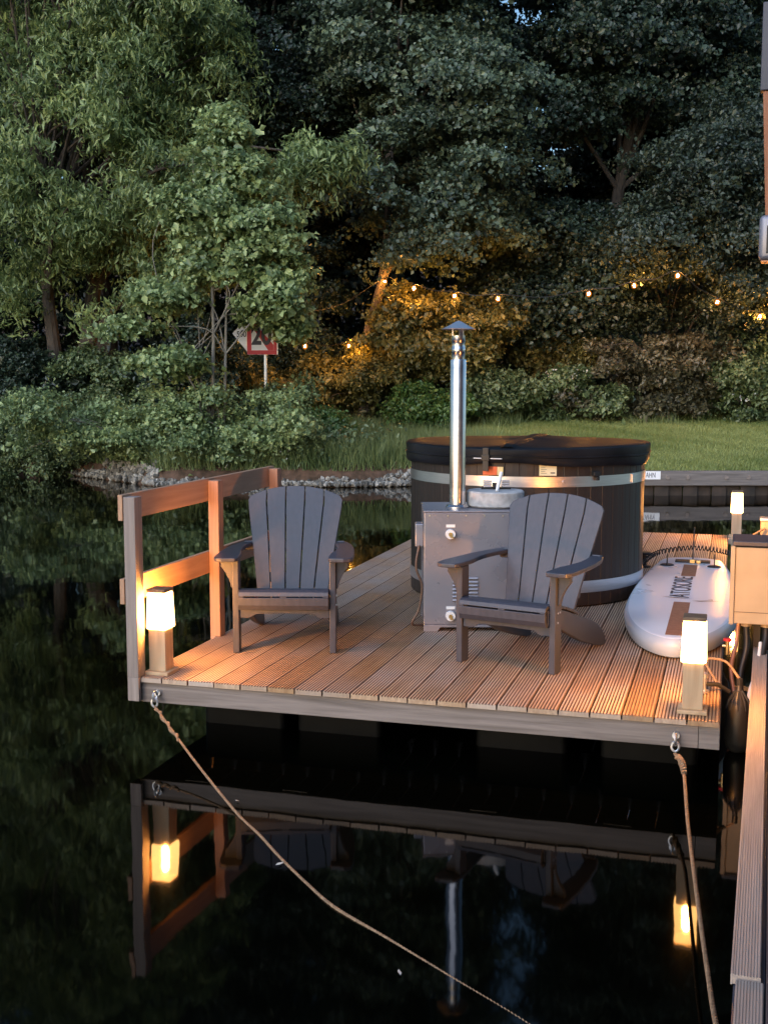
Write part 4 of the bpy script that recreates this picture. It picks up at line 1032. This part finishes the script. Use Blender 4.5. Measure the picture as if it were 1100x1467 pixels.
# maple in the middle, its lower trunk lit by the string lights
b = (gx(521, 28.4), 28.4)
E_ = [rel(640, 120, 27.6, b) + (1.9, 1.7, 1.5), rel(590, 260, 27.2, b) + (1.7, 1.5, 1.5), rel(690, 250, 27.2, b) + (1.25, 1.2, 1.3), rel(570, 40, 28, b) + (1.7, 1.6, 1.6), rel(640, 330, 27, b) + (1.3, 1.0, 0.8), rel(600, -140, 28.4, b) + (2.2, 2.2, 2.6), rel(520, 330, 28, b) + (0.9, 0.8, 1.0)]
tree('maple_tree', 'broad grey green maple crown in the middle above the flue, lamp lit trunk', 'tree', b, E_, 'maple', 'leaf_maple', 150, 640, 24,
     trunks=[(0, 0, 9, 0.16, 0.95, -0.2)], nl=18, shell=0.55)
# dark tree upper right and the grey hawthorn under it
b = (gx(860, 31.5), 31.5)
E_ = [rel(850, 70, 30.6, b) + (2.0, 1.7, 1.9), rel(1000, 60, 30.8, b) + (2.3, 1.8, 2.2), rel(930, -150, 31, b) + (3.0, 2.4, 2.6), rel(1110, 180, 30, b) + (1.6, 1.3, 1.5), rel(800, 130, 30.6, b) + (1.1, 1.0, 1.3)]
tree('ash_tree', 'tall dark green tree filling the upper right above the black hollow', 'tree', b, E_, 'maple', 'leaf_dark', 210, 460, 25, trunks=[(0, 0, 11, 0.25, 0.6, 0.2)], nl=16)
b = (gx(972, 29.0), 29.0)
E_ = [rel(1010, 265, 26.8, b) + (1.8, 1.4, 1.3), rel(960, 340, 26.6, b) + (1.5, 1.2, 0.9), rel(1075, 350, 26.6, b) + (1.3, 1.2, 1.5), rel(1060, 200, 27.2, b) + (1.2, 1.1, 1.1), rel(905, 340, 27, b) + (0.9, 0.8, 0.55), rel(1060, 440, 27.4, b) + (1.0, 0.8, 0.8), rel(905, 455, 28.2, b) + (0.9, 0.6, 0.5), rel(1010, 430, 28.6, b) + (1.0, 0.5, 0.6)]
tree('hawthorn_tree', 'grey green many stemmed hawthorn at the right with a glowing bulb in it', 'tree', b, E_, 'haw', 'leaf_haw', 300, 230, 26,
     trunks=[(-0.2, 0, 3.8, 0.07, -0.4, -0.4), (0, 0.1, 4.2, 0.08, 0.1, -0.4), (0.2, 0, 4.0, 0.07, 0.4, -0.5)], nl=7)
b = (gx(820, 30.0), 30.0)
E_ = [rel(800, 340, 29.4, b) + (1.5, 1.1, 0.8), rel(850, 420, 29.2, b) + (1.5, 1.0, 0.9), rel(735, 350, 30, b) + (0.9, 0.8, 0.6), rel(740, 430, 29.2, b) + (1.3, 1, 0.9)]
tree('field_maple', 'low spreading dark tree right of the flue below the black hollow', 'tree', b, E_, 'maple', 'leaf_dark', 110, 440, 27, trunks=[(0, 0, 4.2, 0.11, 0.2, 0)], nl=10)
b = (gx(625, 28.2), 28.2)
E_ = [rel(600, 450, 27.7, b) + (0.95, 0.8, 0.75), rel(680, 455, 27.8, b) + (1.0, 0.8, 0.6), rel(560, 480, 27.8, b) + (0.7, 0.6, 0.6), rel(640, 500, 27.6, b) + (1.1, 0.7, 0.6)]
tree('hazel_bush', 'yellow lit hazel bush below the maple around the string bulbs', 'bush', b, E_, 'shrub', 'leaf_hazel_lit', 130, 170, 28, trunks=[(-0.2, 0, 2.6, 0.05, -0.5, 0), (0.1, 0, 2.8, 0.05, 0.5, 0)], nl=14, rbs=1.2, lscale=1.2, crown='foliage')
# young alder on the bank, thin pale stems
b = (gx(325, 22.75), 22.75)
E_ = [rel(325, 185, 22.7, b) + (0.42, 0.4, 0.55), rel(290, 300, 22.6, b) + (0.75, 0.6, 0.7), rel(375, 330, 22.6, b) + (0.75, 0.6, 0.75), rel(340, 250, 22.7, b) + (0.7, 0.6, 0.6), rel(400, 400, 22.5, b) + (0.55, 0.5, 0.5), rel(230, 420, 22.5, b) + (0.75, 0.5, 0.35),
      rel(395, 430, 22.5, b) + (0.42, 0.35, 0.2), rel(195, 470, 22.4, b) + (0.5, 0.4, 0.3), rel(240, 520, 22.4, b) + (0.8, 0.5, 0.35), rel(300, 380, 22.8, b) + (0.8, 0.5, 0.35), rel(265, 215, 22.9, b) + (0.3, 0.3, 0.25), rel(372, 447, 23.1, b) + (0.32, 0.12, 0.10, 0.09), rel(418, 465, 23.0, b) + (0.12, 0.12, 0.28, 0.08)]
tree('young_alder', 'bright young tree with thin pale stems on the bank in front of the sign', 'tree', b, E_, 'alder', 'leaf_alder', 250, 150, 29, bark='palebark',
     trunks=[(-0.27, 0, 6.4, 0.045, 0.1, 0), (-0.07, 0.05, 5.4, 0.036, 0.22, -0.1), (0.1, 0, 2.6, 0.025, -1.1, -0.2)], nl=7, shell=0.15)
# bushes, listed by photo centre, half width, half height
GBU = 'bushes along the far bank'
bushes = [
    (60, 605, 95, 62, 24.6, 'leaf_shrub', 'dark green bush overhanging the water at the far left'),
    (205, 620, 110, 55, 23.2, 'leaf_alder', 'pale leafy bush on the bank left of the sign post'),
    (325, 622, 82, 58, 22.6, 'leaf_alder', 'pale green bush at the foot of the young tree'),
    (392, 585, 42, 44, 23.6, 'leaf_shrub', 'green bush right below the speed sign post'),
    (465, 605, 24, 24, 23.6, 'leaf_bright', 'small round bright bush on the rough grass left of the tub'),
    (470, 545, 95, 44, 28.5, 'leaf_hazel_lit', 'low yellow lit bush under the two left string bulbs'),
    (610, 575, 42, 30, 27.2, 'leaf_bright', 'bright green bush just left of the flue pipe'),
    (715, 550, 48, 38, 27.6, 'leaf_shrub', 'rounded green bush on the lawn edge right of the flue'),
    (800, 555, 62, 34, 28.0, 'leaf_shrub', 'low green bush with white flowers above the hot tub'),
    (590, 520, 60, 38, 29.0, 'leaf_shrub', 'dark bush behind the bright bush left of the flue'),
    (690, 500, 60, 40, 29.5, 'leaf_haw', 'dark thin leaved bush behind the rounded green bush'),
    (790, 490, 60, 42, 29.6, 'leaf_hazel_lit', 'dull olive bush below the low dark tree'),
    (945, 515, 80, 62, 27.8, 'leaf_brown', 'brownish bramble bush under the hawthorn stems'),
    (1070, 520, 62, 66, 27.6, 'leaf_shrub', 'dark green bush at the right edge of the lawn'),
    (1085, 440, 40, 36, 28.6, 'leaf_hazel_lit', 'yellow lit bush behind the bulbs at the right edge'),
    (880, 575, 80, 20, 28.2, 'leaf_brown', 'low brownish scrub at the foot of the bramble'),
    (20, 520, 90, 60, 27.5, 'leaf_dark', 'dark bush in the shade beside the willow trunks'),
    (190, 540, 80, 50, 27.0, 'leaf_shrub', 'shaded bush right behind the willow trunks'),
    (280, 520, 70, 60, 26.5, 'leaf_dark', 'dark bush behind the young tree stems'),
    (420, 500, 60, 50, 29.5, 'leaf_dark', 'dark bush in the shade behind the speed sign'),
    (-90, 600, 80, 70, 26.0, 'leaf_shrub', 'dark green bush hanging over the water beyond the left edge'),
    (1180, 520, 70, 60, 28.0, 'leaf_shrub', 'dark green bush beyond the right edge of the lawn')]
for i, (px, py, hw_, hh, y, lm, lab) in enumerate(bushes):
    x = gx(px, y); b = (x, y); k = y / FPX
    rx, rz = hw_ * k, hh * k
    cz_ = max(at_y(px, py, y).z - ground_z(x, y), rz * 0.55)
    E_ = [(0, 0, cz_, rx * 0.85, rx * 0.6, rz * 0.8), (rx * 0.35, -0.1, cz_ * 0.75, rx * 0.6, rx * 0.45, rz * 0.65), (-rx * 0.4, -0.1, cz_ * 0.7, rx * 0.55, rx * 0.45, rz * 0.6), (0, 0, cz_ * 0.45, rx * 0.8, rx * 0.5, cz_ * 0.45)]
    r1 = random.Random(i)
    for q in range(9):
        sc_ = r1.uniform(0.16, 0.42); E_.append((r1.uniform(-1.25, 1.25) * rx, r1.uniform(-0.7, 0.2) * rx, cz_ * r1.uniform(0.4, 1.0) + rz * r1.uniform(-0.1, 1.05) * (1 - 0.3 * q / 9), rx * sc_, rx * sc_, rz * sc_ * r1.uniform(0.7, 1.8), 0.10 * rx * rx * rz))
    nb_ = int(30 + 58 * rx * max(rz, cz_))
    al = lm == 'leaf_alder'
    tree('bush', lab, 'bush', b, E_, 'alder' if al else 'shrub', lm, nb_, 170 if al else 190, 60 + i, bark='palebark' if al else 'bark', trunks=[(0, 0, cz_ * 1.2, 0.022, 0.1, 0), (0.1, 0, cz_, 0.018, -0.3, -0.1)], nl=11 if al else 8, group=GBU, crown='foliage', lscale=0.74 if y < 25 else 1.0, shell=0.25)

# undergrowth that runs together at the foot of the wood
rng = np.random.default_rng(5)
n = 5200
X = rng.uniform(-16, 16, n); Y = 29.7 + 0.5 * np.sin(X * 0.9) + rng.random(n) ** 1.3 * 7
Z = np.array([ground_z(a, c) for a, c in zip(X, Y)])
H_ = rng.uniform(0.1, 0.75, n) * np.clip((Y - 29.2) / 1.2, 0.3, 1.5)
sub = 14; C = np.repeat(np.stack([X, Y, Z + H_], 1), sub, 0) + rng.normal(size=(n * sub, 3)) * np.array([.22, .2, .16])
N_ = unit(rng.normal(size=(n * sub, 3)) * 0.8 + np.array([0, -0.35, 0.8])); L = rng.uniform(0.08, 0.16, n * sub)
tag(build_leaves('undergrowth', C, N_, L, L * 0.6, 0.3, M['leaf_shrub'], np.repeat(rng.normal(.45, .25, n), sub) + rng.normal(0, .15, n * sub), None, rng), kind='stuff')
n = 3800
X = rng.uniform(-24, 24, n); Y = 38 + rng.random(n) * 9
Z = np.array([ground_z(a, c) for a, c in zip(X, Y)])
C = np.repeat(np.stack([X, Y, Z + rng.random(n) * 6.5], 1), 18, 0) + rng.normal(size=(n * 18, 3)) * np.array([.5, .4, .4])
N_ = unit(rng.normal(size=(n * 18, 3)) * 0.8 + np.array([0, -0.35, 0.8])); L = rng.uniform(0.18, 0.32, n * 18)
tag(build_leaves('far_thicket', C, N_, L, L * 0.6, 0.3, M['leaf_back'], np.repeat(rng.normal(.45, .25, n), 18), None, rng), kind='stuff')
# bank greenery tumbling to the stones on the left
n = 2600
X = rng.uniform(-11, 0.2, n); Y = np.array([edge_y(a) for a in X]) + 0.44 + rng.random(n) ** 1.2 * 2.2
keep = rng.random(n) < np.clip((-0.2 - X) / 2.2, 0.05, 1); X, Y = X[keep], Y[keep]; n = len(X)
Z = np.array([ground_z(a, c) for a, c in zip(X, Y)]); H_ = rng.uniform(0.05, 0.5, n)
C = np.repeat(np.stack([X, Y, Z + H_], 1), sub, 0) + rng.normal(size=(n * sub, 3)) * np.array([.18, .16, .14])
N_ = unit(rng.normal(size=(n * sub, 3)) * 0.7 + np.array([0, -0.4, 0.8])); L = rng.uniform(0.06, 0.13, n * sub)
tag(build_leaves('bank_greenery', C, N_, L, L * 0.55, 0.2, M['leaf_shrub'], np.repeat(rng.normal(.6, .25, n), sub) + rng.normal(0, .15, n * sub), None, rng), kind='stuff')
# grass
def blades(name, X, Y, hgt, wid, material, lean=0.35):
    n = len(X); Z = np.array([ground_z(a, c) for a, c in zip(X, Y)])
    a = rng.uniform(0, 6.28, n); h = hgt * rng.uniform(0.5, 1.3, n)
    bx = np.stack([np.cos(a), np.sin(a), np.zeros(n)], 1) * (wid * 0.5); base = np.stack([X, Y, Z], 1)
    tip = base + np.stack([rng.normal(0, lean, n) * h, rng.normal(0, lean, n) * h, h], 1)
    v = np.stack([base - bx, base + bx, tip], 1)
    me = bpy.data.meshes.new(name); me.vertices.add(n * 3); me.vertices.foreach_set('co', v.ravel())
    me.loops.add(n * 3); me.loops.foreach_set('vertex_index', np.arange(n * 3, dtype=np.int32))
    me.polygons.add(n); me.polygons.foreach_set('loop_start', np.arange(0, n * 3, 3, dtype=np.int32)); me.update(calc_edges=True)
    patch = 0.45 + 0.30 * np.sin(X * 1.3 + 2 * np.sin(Y * 0.7)) + 0.16 * np.sin(X * 4.1 + Y * 3.3)
    t_ = np.clip(patch + rng.normal(0, .22, n), 0, 1)
    at_ = me.attributes.new('tint', 'FLOAT', 'POINT'); at_.data.foreach_set('value', np.repeat(t_, 3).astype(np.float32))
    me.materials.append(material); ob = bpy.data.objects.new(name, me); COL.objects.link(ob); return tag(ob, kind='stuff')
n = 150000
X = rng.uniform(-3.5, 11, n); Y = 20.4 + rng.random(n) * 9.6
e = np.array([edge_y(a) for a in X]); k = Y > e + np.where(X > 2.4, 0.1, 0.8); X, Y = X[k], Y[k]
blades('lawn_grass', X, Y, 0.06, 0.016, M['grass'])
n = 26000
X = rng.uniform(-9, 2.2, n); e = np.array([edge_y(a) for a in X]); Y = e + 0.36 + rng.random(n) ** 1.4 * 3.0
k = rng.random(n) < np.where(X < 2.3, 1, 0); X, Y = X[k], Y[k]
blades('rough_grass', X, Y, 0.42, 0.02, M['reed'], 0.3)
n = 5000
X = rng.uniform(-9.5, -0.6, n); X = X[np.sin(X * 2.3) + 0.6 * np.sin(X * 5.1 + 1) > 0.1]
Y = np.array([edge_y(a) for a in X]) + 0.5 + rng.random(len(X)) * 1.3
blades('tall_bank_grass', X, Y, 0.6, 0.022, M['reed'], 0.28)
n = 16000
X = rng.uniform(-1.5, 11, n); Y = 27.2 + rng.random(n) ** 0.8 * 2.6 + 0.5 * np.sin(X * 1.7) + 0.3 * np.sin(X * 4.3)
k = np.sin(X * 3.7 + Y * 2) + np.sin(X * 1.9 - Y * 1.3) + 0.35 * (Y - 27.6) > 0.15
blades('verge_grass', X[k], Y[k], 0.26, 0.024, M['reed'], 0.45)
# riprap stones along the waterline
mb = MB(); r0 = random.Random(3)
for i in range(1700):
    x = r0.uniform(-7.2, 2.3); e = edge_y(x); t = r0.random()
    y = e + 0.03 + t * (0.22 + 0.10 * math.sin(x * 3.1) * math.sin(x * 1.3 + 1) if x > -2.5 else 0.2)
    if x < -6.2 and r0.random() < 0.6: continue
    s = r0.uniform(0.022, 0.066) * (1.5 if -5.6 < x < -4.2 else 1)
    if -5.6 < x < -4.2: y += r0.uniform(0, 0.35)
    mb.T = Tm((x, y, max(-0.03, ground_z(x, y)) + s * 0.25), r0.uniform(0, 6), r0.uniform(0, 6), r0.uniform(0, 6))
    mb.ball((0, 0, 0), s, 1, r0.uniform(.8, 1.3), r0.uniform(.6, 1), r0.uniform(.45, .75))
o = mb.build('bank_stones', M['stone']); tag(o, kind='stuff')
me = o.data; co = np.empty(len(me.vertices) * 3); me.vertices.foreach_get('co', co); co += np.random.default_rng(2).normal(0, .007, len(co)); me.vertices.foreach_set('co', co)
# white flower heads in the undergrowth
C = []
for px, py, y, k, sp_ in ((815, 535, 27.4, 16, 18), (610, 520, 28.2, 9, 22), (1080, 567, 27.3, 20, 18), (400, 650, 22.3, 6, 30)):
    for _ in range(k):
        p = at_y(px + rng.normal(0, sp_), py + rng.normal(0, sp_ * 0.35), y - rng.random() * 0.4); C.append((p.x, p.y, p.z))
C = np.repeat(np.array(C), 3, 0) + rng.normal(0, .03, (len(C) * 3, 3)); L = rng.uniform(.025, .05, len(C))
tag(build_leaves('white_flowers', C, unit(rng.normal(size=(len(C), 3)) * .5 + np.array([0, -.7, .6])), L, L, 0, M['petal'], np.ones(len(C)), None, rng), kind='stuff')

# ------------------------------------------------------------------ string lights in the trees
def string(name, label, pts):
    P = [at_y(a, b_, c) for a, b_, c in pts]
    t = thing(name, label, 'string lights', P[0], 0, 'strings of warm bulbs in the trees')
    o = P[0]; cab = []
    for i in range(len(P)):
        cab.append(P[i] - o + Vector((0, 0, 0.1)))
        if i < len(P) - 1: cab.append((P[i] + P[i + 1]) / 2 - o + Vector((0, 0, 0.1 - 0.06 * (P[i] - P[i + 1]).length)))
    mb = MB(); mb.tube(bez(cab, 6), 0.011, 5); mb.build('cable', M['black'], t)
    for i, p in enumerate(P):
        q = p - o
        mb = MB(); mb.tube([q + Vector((0, 0, 0.035)), q + Vector((0, 0, 0.10))], 0.022, 8); mb.build('socket', M['black'], t)
        mb = MB(); mb.ball(q, 0.062, 2, 1, 1, 1.15); bl = mb.build('bulb', M['bulb'], t, smooth=True)
        mb = MB(); mb.ball(q, 0.021, 2, 1, 1, 1.4); mb.build('filament', M['filament'], bl, smooth=True)
string('string_lights', 'long string of warm bulbs running through the trees above the tub',
       [(425, 457, 25.7), (551, 404, 28.0), (593, 413, 26.9), (651, 424, 26.3), (713, 428, 25.8), (843, 421, 26.0), (908, 409, 25.9), (970, 395, 25.3), (1027, 433, 25.7), (1088, 453, 26.4)])
string('string_lights', 'short low string with two warm bulbs left of the lit trunk', [(437, 496, 26.8), (500, 495, 28.05)])

# small pale flecks set on the water, one of them a leaf
for i, (px, py, s) in enumerate(((401, 1238, 0.014), (572, 1394, 0.012), (340, 1148, 0.008))):
    p = at_z(px, py, WZ + 0.004); mb = MB()
    mb.T = Tm(p, rx=R(8), rz=R(40 + 60 * i)); mb.add([(-s * 1.6, 0, 0.002), (-s * .4, -s * .55, 0.004), (s * .7, -s * .4, 0.003), (s * 1.4, 0, 0.006), (s * .6, s * .45, 0.003), (-s * .5, s * .5, 0.005)], [(0, 1, 2, 3, 4, 5)])
    tag(mb.build('pale_fleck', M['petal']), ['pale leaf floating beside the speckled part of the left rope', 'pale fleck on the water left of the flue reflection', 'tiny pale fleck where the left rope meets the water'][i], 'leaf', 'pale leaves floating on the water')
